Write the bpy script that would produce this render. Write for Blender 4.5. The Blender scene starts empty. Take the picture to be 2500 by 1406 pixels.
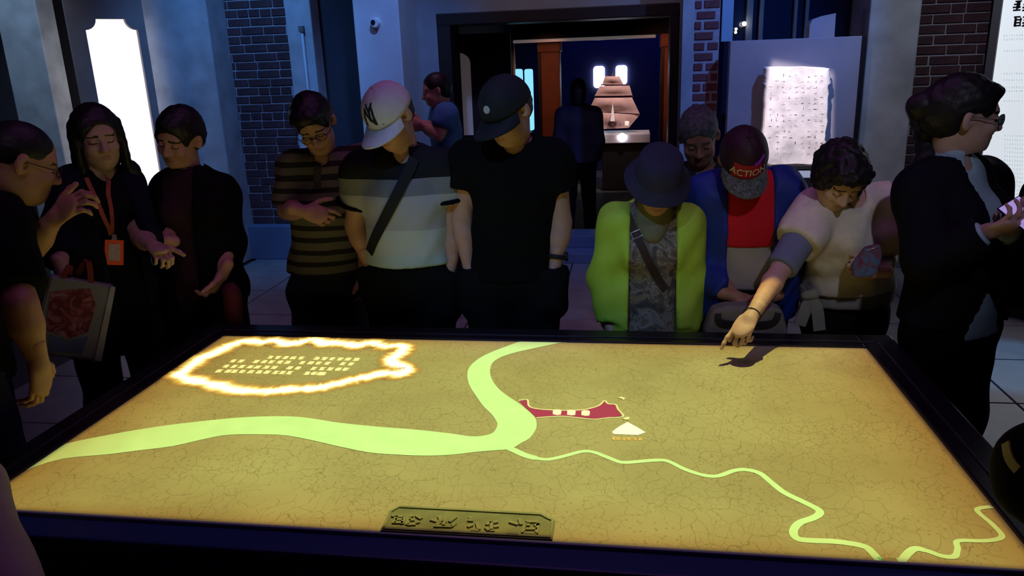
import bpy, bmesh, math, random
import numpy as np
from mathutils import Vector, Matrix

random.seed(7); np.random.seed(7)
scene = bpy.context.scene
COL = scene.collection

# ---------------------------------------------------------------- camera
F_PX, YAW, PITCH, ROLL = 1887.0, 0.1596, 0.2853, -0.0366
CAM = np.array([0.0, 0.0, 1.77])
_cy, _sy, _cp, _sp = math.cos(YAW), math.sin(YAW), math.cos(PITCH), math.sin(PITCH)
_fwd = np.array([-_sy*_cp, _cy*_cp, -_sp]); _r = np.array([_cy, _sy, 0.0]); _u = np.cross(_r, _fwd)
_R = math.cos(ROLL)*_r + math.sin(ROLL)*_u
_U = -math.sin(ROLL)*_r + math.cos(ROLL)*_u
cam_data = bpy.data.cameras.new('camera'); cam = bpy.data.objects.new('camera', cam_data); COL.objects.link(cam)
cam_data.sensor_fit = 'HORIZONTAL'; cam_data.sensor_width = 36.0; cam_data.lens = F_PX/2500*36.0
cam_data.clip_start = 0.05
m = Matrix.Identity(4)
for i in range(3):
    m[i][0], m[i][1], m[i][2], m[i][3] = _R[i], _U[i], -_fwd[i], CAM[i]
cam.matrix_world = m
scene.camera = cam

def ray(px, py): return _fwd + (px-1250)/F_PX*_R - (py-703)/F_PX*_U
def W(px, py, Y):
    d = ray(px, py); return CAM + d*((Y-CAM[1])/d[1])
def WZ(px, py, Z):
    d = ray(px, py); return CAM + d*((Z-CAM[2])/d[2])
def WD(px, py, D): return CAM + ray(px, py)*D
def XO(px, Y, py=150): return float(W(px, py, Y)[0])

# ---------------------------------------------------------------- world, lights, exposure
vs = scene.view_settings
vs.view_transform = 'Standard'; vs.look = 'None'; vs.exposure = 0.0; vs.gamma = 1.0; vs.use_curve_mapping = False
world = bpy.data.worlds.new('world'); scene.world = world; world.use_nodes = True
world.node_tree.nodes['Background'].inputs[0].default_value = (0.02, 0.025, 0.05, 1)
world.node_tree.nodes['Background'].inputs[1].default_value = 0.05

def aim(o, target):
    o.rotation_euler = (Vector(target)-o.location).to_track_quat('-Z', 'Y').to_euler()
def spot(name, loc, target, color, power, angle, blend=0.5, radius=0.05):
    l = bpy.data.lights.new(name, 'SPOT'); l.color = color; l.energy = power
    l.spot_size = math.radians(angle); l.spot_blend = blend; l.shadow_soft_size = radius
    o = bpy.data.objects.new(name, l); COL.objects.link(o); o.location = loc; aim(o, target); return o
def area(name, loc, target, color, power, sx, sy):
    l = bpy.data.lights.new(name, 'AREA'); l.color = color; l.energy = power; l.shape = 'RECTANGLE'; l.size = sx; l.size_y = sy
    o = bpy.data.objects.new(name, l); COL.objects.link(o); o.location = loc; aim(o, target); return o

# table rectangle (map surface), metres
TX0, TX1, TY0, TY1, TZ = -1.590, 0.810, 1.442, 2.668, 0.77
TCX, TCY = (TX0+TX1)/2, (TY0+TY1)/2
PROJ_Z = 3.9; PROJ_Y = 2.86; PROJ_X = 0.45      # ceiling projector with lens shift
def projector():
    l = bpy.data.lights.new('projector_beam', 'SPOT'); l.energy = 400; l.color = (1, 1, 1)
    l.spot_size = math.radians(100); l.spot_blend = 0.0; l.shadow_soft_size = 0.012
    o = bpy.data.objects.new('projector_beam', l); COL.objects.link(o); o.location = (PROJ_X, PROJ_Y, PROJ_Z)
    l.use_nodes = True; nt = l.node_tree; N = nt.nodes; L = nt.links
    em = N['Emission']
    tc = N.new('ShaderNodeTexCoord'); sx = N.new('ShaderNodeSeparateXYZ'); L.new(tc.outputs['Normal'], sx.inputs[0])
    def mth(op, a, b=None):
        n = N.new('ShaderNodeMath'); n.operation = op
        for i, v in enumerate((a, b)):
            if v is None: continue
            if isinstance(v, (int, float)): n.inputs[i].default_value = v
            else: L.new(v, n.inputs[i])
        return n.outputs[0]
    az = mth('ABSOLUTE', sx.outputs[2])
    tx = mth('DIVIDE', sx.outputs[0], az); ty = mth('DIVIDE', sx.outputs[1], az)
    u = mth('ABSOLUTE', mth('DIVIDE', mth('SUBTRACT', tx, (TCX-PROJ_X)/(PROJ_Z-TZ)), (TX1-TX0)/2/(PROJ_Z-TZ)))
    even = mth('POWER', mth('ADD', 1.0, mth('ADD', mth('MULTIPLY', tx, tx), mth('MULTIPLY', ty, ty))), 1.5)   # a projector lights its picture evenly
    v = mth('ABSOLUTE', mth('DIVIDE', mth('SUBTRACT', mth('DIVIDE', sx.outputs[1], az), (TCY-PROJ_Y)/(PROJ_Z-TZ)), (TY1-TY0)/2/(PROJ_Z-TZ)))
    mx = mth('MAXIMUM', mth('POWER', u, 1.0), mth('SUBTRACT', mth('MULTIPLY', v, 1.0), 0.0))
    inside = mth('LESS_THAN', mth('MAXIMUM', u, v), 0.995)
    e = mth('MAXIMUM', mth('POWER', u, 3.0), mth('MULTIPLY', mth('POWER', v, 5.0), 0.9))
    ramp = N.new('ShaderNodeValToRGB'); L.new(e, ramp.inputs[0])
    cr = ramp.color_ramp; cr.elements[0].position = 0.0; cr.elements[0].color = (0.96, 1.0, 0.30, 1)
    cr.elements[1].position = 1.0; cr.elements[1].color = (0.66, 0.40, 0.04, 1)
    q = cr.elements.new(0.55); q.color = (0.92, 0.80, 0.20, 1)
    L.new(ramp.outputs[0], em.inputs[0]); L.new(mth('MULTIPLY', inside, even), em.inputs[1])
    return o
projector()
def framed_spot(name, loc, target, color, power, a, b):
    """museum framing spotlight: shutters cut the beam to a rectangle"""
    o = spot(name, loc, target, color, power, 40, 0.0, 0.02); l = o.data; l.use_nodes = True; N = l.node_tree.nodes; L = l.node_tree.links
    tc = N.new('ShaderNodeTexCoord'); sx = N.new('ShaderNodeSeparateXYZ'); L.new(tc.outputs['Normal'], sx.inputs[0]); prev = None
    for i, w in ((0, a), (1, b)):
        d = N.new('ShaderNodeMath'); d.operation = 'DIVIDE'; L.new(sx.outputs[i], d.inputs[0]); L.new(sx.outputs[2], d.inputs[1])
        ab = N.new('ShaderNodeMath'); ab.operation = 'ABSOLUTE'; L.new(d.outputs[0], ab.inputs[0])
        mr = N.new('ShaderNodeMapRange'); mr.inputs[1].default_value = w*0.93; mr.inputs[2].default_value = w*1.05; mr.inputs[3].default_value = 1; mr.inputs[4].default_value = 0; L.new(ab.outputs[0], mr.inputs[0])
        if prev is None: prev = mr.outputs[0]
        else:
            m2 = N.new('ShaderNodeMath'); m2.operation = 'MULTIPLY'; L.new(prev, m2.inputs[0]); L.new(mr.outputs[0], m2.inputs[1]); prev = m2.outputs[0]
    L.new(prev, N['Emission'].inputs[1]); return o

# blue stage wash on the back wall, purple overhead wash, exhibit spots
spot('blue_wash_far_left', (-4.7, 4.7, 3.9), (-5.35, 6.2, 1.7), (0.42, 0.66, 1.0), 120, 50, 0.8, 0.1)
spot('blue_wash_left', (-2.9, 4.9, 3.9), (-3.35, 6.7, 1.6), (0.10, 0.36, 1.0), 190, 60, 0.8, 0.1)
spot('blue_wash_mid', (-1.3, 4.8, 3.9), (-1.85, 6.5, 1.7), (0.14, 0.34, 1.0), 190, 42, 0.8, 0.1)
spot('blue_wash_right', (1.9, 4.4, 3.9), (0.75, 6.4, 1.75), (0.12, 0.30, 1.0), 260, 46, 0.8, 0.04)
spot('grey_wash_right', (1.9, 4.6, 3.9), (2.25, 6.5, 1.3), (0.72, 0.84, 1.0), 70, 40, 0.8, 0.1)
spot('tablet_spot', (0.55, 4.3, 3.0), (XO(1947, 6.16, 285), 6.16, 1.42), (1.0, 0.88, 0.84), 14, 40, 0.8, 0.03)
framed_spot('tablet_framing_spot', (0.55, 4.3, 3.0), (XO(1941, 6.16, 285), 6.16, float(W(1941, 285, 6.16)[2])), (1.0, 0.88, 0.84), 380, 0.086, 0.150)
spot('door_wash', (-0.8, 5.0, 3.9), (-0.55, 7.0, 2.35), (0.85, 0.75, 0.95), 45, 50, 0.9, 0.1)
area('purple_wash', (-0.3, 2.6, 4.0), (-0.3, 2.6, 0), (0.80, 0.26, 1.0), 13, 2.5, 2.0)
spot('blue_front', (-0.9, -0.2, 3.7), (-0.40, 2.95, 1.20), (0.22, 0.50, 1.0), 210, 20, 0.7, 0.06)
spot('violet_front', (0.9, -0.4, 3.7), (0.62, 2.95, 1.22), (0.66, 0.66, 0.92), 120, 22, 0.8, 0.08)
spot('violet_left', (-0.9, -0.4, 3.7), (-2.1, 2.7, 1.35), (0.75, 0.50, 0.85), 32, 24, 0.8, 0.08)
spot('floor_wash', (-1.4, 5.0, 4.0), (-1.2, 5.0, 0), (0.75, 0.35, 0.75), 60, 70, 0.9, 0.2)
_p = WZ(2475, 890, 0.0)
spot('cyan_floor_pool', (float(_p[0])+0.3, float(_p[1])+0.4, 4.0), tuple(_p), (0.08, 0.45, 1.0), 260, 14, 0.5, 0.05)
spot('ship_spot', (0.1, 9.75, 3.2), (XO(1495, 11.0), 11.0, 1.1), (1.0, 0.74, 0.70), 190, 34, 0.6, 0.03)
spot('gallery_blue', (0.2, 11.6, 3.9), (0.0, 12.9, 1.8), (0.10, 0.12, 1.0), 90, 80, 0.9, 0.1)
spot('amber_spot_left', (XO(1335, 9.8)+0.1, 8.5, 1.98), (XO(1343, 9.8), 9.7, 1.45), (1.0, 0.42, 0.22), 16, 60, 0.7, 0.05)
spot('amber_spot_right', (XO(1632, 9.0)-0.1, 7.8, 1.98), (XO(1632, 9.0), 8.9, 1.55), (1.0, 0.34, 0.16), 13, 60, 0.7, 0.05)

# ---------------------------------------------------------------- material helpers
MATS = {}
def mat(name, color, rough=0.7, var=0.0, scale=8.0, bump=0.0, emit=0.0, emit_color=None, metal=0.0, spec=0.3, alpha=None):
    if name in MATS: return MATS[name]
    mt = bpy.data.materials.new(name); mt.use_nodes = True; nt = mt.node_tree; N = nt.nodes; L = nt.links
    b = N['Principled BSDF']; b.inputs['Roughness'].default_value = rough; b.inputs['Metallic'].default_value = metal
    b.inputs['Specular IOR Level'].default_value = spec
    c = (color[0], color[1], color[2], 1)
    b.inputs['Base Color'].default_value = c
    if var > 0 or bump > 0:
        tc = N.new('ShaderNodeTexCoord'); no = N.new('ShaderNodeTexNoise'); no.inputs['Scale'].default_value = scale
        no.inputs['Detail'].default_value = 5; L.new(tc.outputs['Object'], no.inputs['Vector'])
        if var > 0:
            r = N.new('ShaderNodeValToRGB'); L.new(no.outputs['Fac'], r.inputs[0])
            r.color_ramp.elements[0].position = 0.3; r.color_ramp.elements[1].position = 0.7
            r.color_ramp.elements[0].color = (c[0]*(1-var), c[1]*(1-var), c[2]*(1-var), 1)
            r.color_ramp.elements[1].color = (min(1, c[0]*(1+var)), min(1, c[1]*(1+var)), min(1, c[2]*(1+var)), 1)
            L.new(r.outputs[0], b.inputs['Base Color'])
        if bump > 0:
            bn = N.new('ShaderNodeBump'); bn.inputs['Strength'].default_value = bump; bn.inputs['Distance'].default_value = 0.01
            L.new(no.outputs['Fac'], bn.inputs['Height']); L.new(bn.outputs[0], b.inputs['Normal'])
    if emit > 0:
        ec = emit_color or color
        b.inputs['Emission Color'].default_value = (ec[0], ec[1], ec[2], 1); b.inputs['Emission Strength'].default_value = emit
    MATS[name] = mt
    return mt
def ramp_z(name, stops, rough=0.8, interp='CONSTANT', z0=0.0, z1=2.0, bumpscale=60, wob=0.0):
    """cloth coloured in level bands by height (stripes, and light painted on a hem)"""
    mt = bpy.data.materials.new(name); mt.use_nodes = True; nt = mt.node_tree; N = nt.nodes; L = nt.links
    b = N['Principled BSDF']; b.inputs['Roughness'].default_value = rough; b.inputs['Specular IOR Level'].default_value = 0.15
    tc = N.new('ShaderNodeTexCoord'); s = N.new('ShaderNodeSeparateXYZ'); L.new(tc.outputs['Object'], s.inputs[0])
    mr = N.new('ShaderNodeMapRange'); mr.inputs[1].default_value = z0; mr.inputs[2].default_value = z1
    no = N.new('ShaderNodeTexNoise'); no.inputs['Scale'].default_value = 5; L.new(tc.outputs['Object'], no.inputs['Vector'])
    ma = N.new('ShaderNodeMath'); ma.operation = 'MULTIPLY_ADD'; L.new(no.outputs['Fac'], ma.inputs[0]); ma.inputs[1].default_value = wob; L.new(s.outputs[2], ma.inputs[2])
    L.new(ma.outputs[0], mr.inputs[0])
    r = N.new('ShaderNodeValToRGB'); r.color_ramp.interpolation = interp; L.new(mr.outputs[0], r.inputs[0])
    els = r.color_ramp.elements
    for i, (p, c) in enumerate(stops):
        t = (p-z0)/(z1-z0)
        e = els[i] if i < 2 else els.new(t)
        e.position = t; e.color = (*c, 1)
    L.new(r.outputs[0], b.inputs['Base Color'])
    return mt

# ---------------------------------------------------------------- mesh helpers
def tag(o, label=None, cat=None, group=None, kind=None):
    if label: o['label'] = label
    if cat: o['category'] = cat
    if group: o['group'] = group
    if kind: o['kind'] = kind
    return o
def empty(name, loc=(0, 0, 0)):
    o = bpy.data.objects.new(name, None); COL.objects.link(o); o.location = loc; o.empty_display_size = 0.1; return o
def put(name, me, mt=None, parent=None):
    """mesh given in world coordinates; stored relative to the parent's location"""
    o = bpy.data.objects.new(name, me); COL.objects.link(o)
    if mt is not None:
        for k in (mt if isinstance(mt, (list, tuple)) else [mt]): me.materials.append(k)
    if parent is not None:
        off = Vector((0, 0, 0)); p = parent
        while p is not None: off += p.location; p = p.parent
        me.transform(Matrix.Translation(-off)); o.parent = parent
    return o
def from_data(name, verts, faces, smooth=False):
    me = bpy.data.meshes.new(name); me.from_pydata([tuple(map(float, v)) for v in verts], [], [tuple(f) for f in faces]); me.update()
    if smooth:
        for p in me.polygons: p.use_smooth = True
    return me
def box_me(name, x0, x1, y0, y1, z0, z1, bevel=0.0, seg=2):
    bm = bmesh.new(); bmesh.ops.create_cube(bm, size=1.0)
    for v in bm.verts: v.co = Vector(((x0+x1)/2+v.co.x*(x1-x0), (y0+y1)/2+v.co.y*(y1-y0), (z0+z1)/2+v.co.z*(z1-z0)))
    if bevel > 0: bmesh.ops.bevel(bm, geom=bm.edges[:], offset=bevel, segments=seg, affect='EDGES', profile=0.5)
    me = bpy.data.meshes.new(name); bm.to_mesh(me); bm.free(); return me
def box(name, x0, x1, y0, y1, z0, z1, mt, parent=None, bevel=0.0): return put(name, box_me(name, x0, x1, y0, y1, z0, z1, bevel), mt, parent)
def prism(name, poly, thick, frame, mt, parent=None):
    """2D polygon extruded along the frame's normal; frame = (origin, u, v, n)"""
    o, u, v, n = [np.array(a, float) for a in frame]
    k = len(poly); V = [o+u*a+v*b for a, b in poly] + [o+u*a+v*b+n*thick for a, b in poly]
    bm = bmesh.new(); vs_ = [bm.verts.new(tuple(p)) for p in V]
    bm.faces.new(vs_[:k][::-1]); bm.faces.new(vs_[k:])
    for i in range(k): bm.faces.new((vs_[i], vs_[(i+1) % k], vs_[k+(i+1) % k], vs_[k+i]))
    bmesh.ops.recalc_face_normals(bm, faces=bm.faces[:])
    bmesh.ops.triangulate(bm, faces=[f for f in bm.faces if len(f.verts) > 4])
    me = bpy.data.meshes.new(name); bm.to_mesh(me); bm.free(); return put(name, me, mt, parent)
def tube_me(name, pts, r, seg=8, closed=False, taper=None):
    pts = [np.array(p, float) for p in pts]; n = len(pts); V = []; Fc = []
    up = np.array([0.0, 0, 1]); prev = None
    for i, p in enumerate(pts):
        a = pts[(i-1) % n] if (closed or i > 0) else p; b = pts[(i+1) % n] if (closed or i < n-1) else p
        t = b-a; t = t/(np.linalg.norm(t)+1e-9)
        s = prev if prev is not None else np.cross(t, up if abs(t[2]) < 0.9 else np.array([1.0, 0, 0]))
        s = s-t*np.dot(s, t); s = s/(np.linalg.norm(s)+1e-9); prev = s; w = np.cross(t, s)
        rr = r if taper is None else r*taper[i]
        for k in range(seg):
            th = 2*math.pi*k/seg; V.append(p+rr*(s*math.cos(th)+w*math.sin(th)))
    for i in range(n if closed else n-1):
        j = (i+1) % n
        for k in range(seg):
            k2 = (k+1) % seg; Fc.append((i*seg+k, i*seg+k2, j*seg+k2, j*seg+k))
    if not closed: Fc.append(tuple(range(seg))[::-1]); Fc.append(tuple((n-1)*seg+k for k in range(seg)))
    return from_data(name, V, Fc, True)
def ribbon_me(name, pts, normals, width, thick):
    """flat strap along pts; width may be a list"""
    pts = [np.array(p, float) for p in pts]; n = len(pts); V = []; Fc = []
    for i, p in enumerate(pts):
        t = pts[min(i+1, n-1)]-pts[max(i-1, 0)]; t = t/(np.linalg.norm(t)+1e-9)
        nn = np.array(normals[i] if len(normals) > 1 else normals[0], float); nn = nn-t*np.dot(nn, t); nn /= np.linalg.norm(nn)+1e-9
        s = np.cross(t, nn); w = (width[i] if isinstance(width, (list, tuple)) else width)/2
        V += [p-s*w, p+s*w, p+s*w+nn*thick, p-s*w+nn*thick]
    for i in range(n-1):
        for k in range(4):
            k2 = (k+1) % 4; Fc.append((i*4+k, i*4+k2, (i+1)*4+k2, (i+1)*4+k))
    Fc.append((3, 2, 1, 0)); Fc.append(tuple((n-1)*4+k for k in range(4)))
    return from_data(name, V, Fc, False)
def catmull(pts, sub=6, closed=False):
    P = [np.array(p, float) for p in pts]; n = len(P); out = []
    for i in range(n if closed else n-1):
        p0 = P[(i-1) % n] if (closed or i > 0) else P[i]; p1 = P[i]; p2 = P[(i+1) % n]; p3 = P[(i+2) % n] if (closed or i+2 < n) else P[(i+1) % n]
        for k in range(sub):
            t = k/sub; out.append(0.5*((2*p1)+(-p0+p2)*t+(2*p0-5*p1+4*p2-p3)*t*t+(-p0+3*p1-3*p2+p3)*t**3))
    if not closed: out.append(P[-1])
    return out
def nrm(v): v = np.array(v, float); return v/(np.linalg.norm(v)+1e-12)

# ================================================================ THE ROOM
M_FLOOR = mat('floor_tile', (0.24, 0.24, 0.25), 0.35, 0.15, 6, 0.03, spec=0.4)
M_GROUT = mat('floor_grout', (0.05, 0.05, 0.055), 0.8)
M_CEIL = mat('ceiling_black', (0.012, 0.012, 0.015), 0.9)
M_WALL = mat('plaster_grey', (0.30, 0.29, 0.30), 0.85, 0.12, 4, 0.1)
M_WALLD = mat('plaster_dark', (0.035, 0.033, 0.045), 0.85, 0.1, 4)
M_CONC = mat('concrete', (0.46, 0.48, 0.50), 0.8, 0.22, 5, 0.15)
M_PAINT = mat('painted_pillar', (0.62, 0.62, 0.64), 0.7, 0.06, 4)
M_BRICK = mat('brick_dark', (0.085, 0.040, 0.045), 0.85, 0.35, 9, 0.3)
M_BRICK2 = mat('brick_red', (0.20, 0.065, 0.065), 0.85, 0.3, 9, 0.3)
M_MORTAR = mat('mortar', (0.42, 0.40, 0.43), 0.9, 0.15, 20, 0.2)
M_DWOOD = mat('dark_wood', (0.022, 0.014, 0.012), 0.5, 0.3, 3, 0.05)
M_BLACK = mat('matt_black', (0.008, 0.008, 0.010), 0.6)
M_BLUEGLASS = mat('dark_blue_glass', (0.01, 0.02, 0.05), 0.15, spec=0.5)
M_METALG = mat('grey_green_metal', (0.16, 0.17, 0.17), 0.5)

box('floor', -6.5, 6.5, -2.0, 14, -0.12, -0.012, M_GROUT); tag(bpy.data.objects['floor'], kind='structure')
FLOOR = bpy.data.objects['floor']
TS = 0.62; tile_me = None
for i in range(-6, 6):
    for j in range(1, 12):
        x0 = i*TS+0.1; y0 = j*TS+0.25
        if tile_me is None:
            tile_me = box_me('tile', 0, TS-0.012, 0, TS-0.012, -0.012, 0, 0.002, 1); tile_me.materials.append(M_FLOOR)
        o = bpy.data.objects.new('tile', tile_me); COL.objects.link(o); o.parent = FLOOR; o.location = (x0, y0, 0)
o = box('ceiling', -6.5, 6.5, -2, 14, 4.2, 4.3, M_CEIL); tag(o, kind='structure')
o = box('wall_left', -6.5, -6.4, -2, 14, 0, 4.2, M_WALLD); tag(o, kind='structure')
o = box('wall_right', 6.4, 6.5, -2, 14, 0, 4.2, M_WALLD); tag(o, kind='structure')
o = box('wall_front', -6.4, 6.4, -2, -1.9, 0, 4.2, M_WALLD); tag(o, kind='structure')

YB = 7.0
def struct_box(name, *a, mt=None, bevel=0.0):
    o = box(name, *a, mt, None, bevel); tag(o, kind='structure'); return o
# back wall pieces (plaster): left of the doorway, above it and right of it
DX0, DX1 = XO(1088, YB), XO(1652, YB)
ZD = float(W(1360, 42, YB)[2])
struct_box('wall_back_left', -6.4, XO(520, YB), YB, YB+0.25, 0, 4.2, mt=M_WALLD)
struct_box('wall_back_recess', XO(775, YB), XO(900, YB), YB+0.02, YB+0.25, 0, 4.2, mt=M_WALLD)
struct_box('wall_back_middle', XO(900, YB), DX0-0.06, YB, YB+0.25, 0, 4.2, mt=M_WALL)
struct_box('wall_back_lintel', DX0-0.06, DX1+0.02, YB, YB+0.25, ZD+0.05, 4.2, mt=M_WALL)
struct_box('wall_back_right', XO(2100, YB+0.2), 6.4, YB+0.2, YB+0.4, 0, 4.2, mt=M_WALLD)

def brick_wall(name, x0, x1, ywall, z0, z1, bmat, length=0.205, h=0.063, joint=0.013, seed=1, zmax=2.55, header_rows=True):
    rnd = random.Random(seed)
    w = struct_box(name, x0, x1, ywall, ywall+0.25, z0, 4.2, mt=M_MORTAR)
    cache = {}
    z = z0+0.006; row = 0
    while z+h < zmax:
        x = x0
        off = 0.0 if row % 2 == 0 else -length*0.5
        hdr = header_rows and row % 3 == 1
        cur = x0+off+rnd.uniform(-0.02, 0.02)
        while cur < x1:
            ln = (length*0.5-joint*0.5) if (hdr and rnd.random() < 0.6) else length
            a, b = max(cur, x0+0.004), min(cur+ln, x1-0.004)
            if b-a > 0.03:
                q = round(b-a, 2)
                if q not in cache:
                    me = box_me('brick', 0, q, -0.009, 0.02, 0, h, 0.004, 1); me.materials.append(bmat); cache[q] = me
                o = bpy.data.objects.new('brick', cache[q]); COL.objects.link(o); o.parent = w
                o.location = (a, ywall+rnd.uniform(-0.002, 0.002), z+rnd.uniform(-0.0015, 0.0015))
            cur += ln+joint
        z += h+joint; row += 1
    # upper courses, out of the picture, carry the same joints as relief in the material only
    return w
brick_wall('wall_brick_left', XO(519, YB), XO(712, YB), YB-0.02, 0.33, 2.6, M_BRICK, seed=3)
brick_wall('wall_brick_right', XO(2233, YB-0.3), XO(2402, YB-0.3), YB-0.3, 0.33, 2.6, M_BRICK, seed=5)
YP = 6.55
pl0, pl1, pl2 = XO(1664, YP), XO(1692, YP), XO(1754, YP)
struct_box('wall_pillar_plaster', pl0, pl1, YP-0.012, YB+0.2, 0, 4.2, mt=M_CONC)
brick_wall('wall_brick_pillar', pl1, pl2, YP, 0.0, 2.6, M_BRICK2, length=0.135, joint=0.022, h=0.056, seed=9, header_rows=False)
struct_box('wall_pillar_return', pl1, pl2-0.01, YP+0.25, YB+0.3, 0, 4.2, mt=M_WALLD)

def pilaster(name, pa, pb, y0, y1, mt, bevel=0.012): return struct_box(name, XO(pa, y0), XO(pb, y0), y0, y1, 0, 4.2, mt=mt, bevel=bevel)
pilaster('wall_pilaster_far_left', 14, 113, 6.2, 6.42, M_CONC)
pilaster('wall_pilaster_left', 362, 521, 6.65, YB, M_CONC)
pilaster('wall_pilaster_slim', 708, 770, 6.8, YB, M_CONC)
pilaster('wall_pilaster_centre', 872, 982, 6.45, YB, M_PAINT)
pilaster('wall_pilaster_right', 2114, 2237, 6.45, YB+0.2, M_CONC)
# plinth at the foot of the back wall and the doorway step
M_PLINTH = mat('blue_plinth', (0.16, 0.20, 0.30), 0.5, 0.1, 5)
struct_box('baseboard_back_left', XO(519, 6.86), XO(880, 6.86), 6.86, YB, 0, 0.33, mt=M_PLINTH, bevel=0.008)
struct_box('trim_1', DX0, DX1, 6.75, 7.3, 0, 0.09, mt=M_PLINTH, bevel=0.006)
struct_box('trim_2', DX0, DX1, 6.98, 7.3, 0.09, 0.20, mt=M_PLINTH, bevel=0.006)
struct_box('baseboard_back_right', XO(2235, YB-0.34), 4.2, YB-0.34, YB+0.2, 0, 0.33, mt=M_PLINTH, bevel=0.008)

# doorway in dark wood
d = empty('door_1', ((DX0+DX1)/2, YB, 0)); tag(d, 'dark wooden door frame around the wide doorway', kind='structure')
fw = 0.10
box('jamb', DX0-fw*0.5, DX0+fw*0.7, YB-0.06, YB+0.30, 0, ZD+0.0, M_DWOOD, d, 0.008)
box('jamb', DX1-fw*0.6, DX1+fw*0.1, YB-0.06, YB+0.30, 0, ZD, M_DWOOD, d, 0.008)
box('head_rail', DX0-fw*0.5, DX1+fw*0.1, YB-0.065, YB+0.30, ZD-0.03, ZD+0.07, M_DWOOD, d, 0.008)
# open door leaf folded back on the left with a pale glazed strip
lx0, lx1 = XO(1100, 7.5), XO(1250, 7.8)
leaf = box('door_leaf', lx0, lx1, 7.72, 7.78, 0.02, ZD-0.08, M_DWOOD, d, 0.006)
gl0, gl1 = XO(1116, 7.72), XO(1148, 7.72)
gz1, gz0 = float(W(1130, 128, 7.72)[2]), float(W(1130, 330, 7.72)[2])
poly = [(gl0, gz0), (gl1, gz0), (gl1, gz1-0.10)]+[(gl0+(gl1-gl0)*math.cos(t*math.pi/16), gz1-0.10+0.10*math.sin(t*math.pi/16)) for t in range(1, 9)]
prism('glass_pane', poly, 0.012, ((0, 7.72, 0), (1, 0, 0), (0, 0, 1), (0, -1, 0)), mat('pale_frosted_glass', (0.50, 0.42, 0.40), 0.4, emit=0.06, emit_color=(0.6, 0.5, 0.5)), leaf)

# rear gallery behind the doorway
struct_box('wall_gallery_back', -3.2, 3.2, 12.9, 13.0, 0, 4.2, mt=mat('gallery_navy', (0.02, 0.025, 0.08), 0.9))
struct_box('wall_gallery_left', DX0-0.5, DX0-0.4, YB+0.25, 12.9, 0, 4.2, mt=M_WALLD)
struct_box('wall_gallery_right', 1.9, 2.0, YB+0.45, 12.9, 0, 4.2, mt=M_WALLD)
# bright slit windows at the far end
M_LITWIN = mat('daylit_window', (0.8, 0.85, 1.0), 0.5, emit=9.0, emit_color=(0.75, 0.82, 1.0))
M_CYAN = mat('cyan_light_panel', (0.3, 0.7, 0.9), 0.5, emit=1.1, emit_color=(0.25, 0.72, 1.0))
def rounded(x0, x1, z0, z1, r, n=5):
    pts = []
    for cx, cz, a0 in ((x1-r, z0+r, -90), (x1-r, z1-r, 0), (x0+r, z1-r, 90), (x0+r, z0+r, 180)):
        for k in range(n+1):
            a = math.radians(a0+90*k/n); pts.append((cx+r*math.cos(a), cz+r*math.sin(a)))
    return pts
for k, (pa, pb, ya, yb_) in enumerate(((1449, 1476, 161, 215), (1503, 1531, 159, 207))):
    a, b = W(pa, yb_, 12.85), W(pb, ya, 12.85)
    w_ = prism('window_%d' % (k+1), rounded(a[0], b[0], a[2], b[2], 0.05), 0.03, ((0, 12.9, 0), (1, 0, 0), (0, 0, 1), (0, -1, 0)), M_LITWIN)
    tag(w_, kind='structure')

# ================================================================ EXHIBITS IN THE BACK
# glass display case with timber posts in the rear gallery
M_TIMBER = mat('red_brown_timber', (0.26, 0.085, 0.05), 0.55, 0.25, 4, 0.08)
M_STEEL = mat('brushed_steel', (0.45, 0.45, 0.5), 0.35, metal=0.6)
def gallery_post(label, pa, pb, Y, ztop):
    x0, x1 = XO(pa, Y), XO(pb, Y); p = empty('timber_post', ((x0+x1)/2, Y, 0)); tag(p, label, 'post', 'timber posts behind the doorway')
    box('shaft', x0, x1, Y-0.12, Y+0.12, 0.12, ztop-0.14, M_TIMBER, p, 0.012)
    box('capital', x0-0.015, x1+0.015, Y-0.14, Y+0.14, ztop-0.14, ztop, M_TIMBER, p, 0.01)
    box('base', x0-0.025, x1+0.025, Y-0.15, Y+0.15, 0.0, 0.12, M_DWOOD, p, 0.01)
    box('corner_bead', x0-0.012, x0+0.03, Y-0.155, Y-0.12, 0.12, ztop-0.14, M_DWOOD, p, 0.004)
gallery_post('red-brown timber post left of the lit ship model', 1318, 1368, 10.0, 2.00)
gallery_post('red-brown timber post at the right jamb of the doorway', 1614, 1650, 9.0, 2.00)
zb = float(W(1420, 96, 9.4)[2])
b = empty('case_beam', (XO(1430, 9.4), 9.4, zb)); tag(b, 'dark overhead beam with a lit lower edge behind the doorway', 'beam')
box('beam', XO(1252, 9.4), XO(1648, 9.4), 9.4, 9.7, zb+0.02, zb+0.20, M_BLACK, b, 0.01)
box('light_edge', XO(1254, 9.4), XO(1600, 9.4), 9.38, 9.42, zb-0.015, zb+0.02, mat('lit_edge', (0.5, 0.42, 0.42), 0.3, emit=0.10, emit_color=(0.9, 0.75, 0.75)), b, 0.004)
box('upright', XO(1251, 9.4), XO(1257, 9.4), 9.38, 9.44, 0.0, zb+0.02, M_STEEL, b, 0.003)
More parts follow.
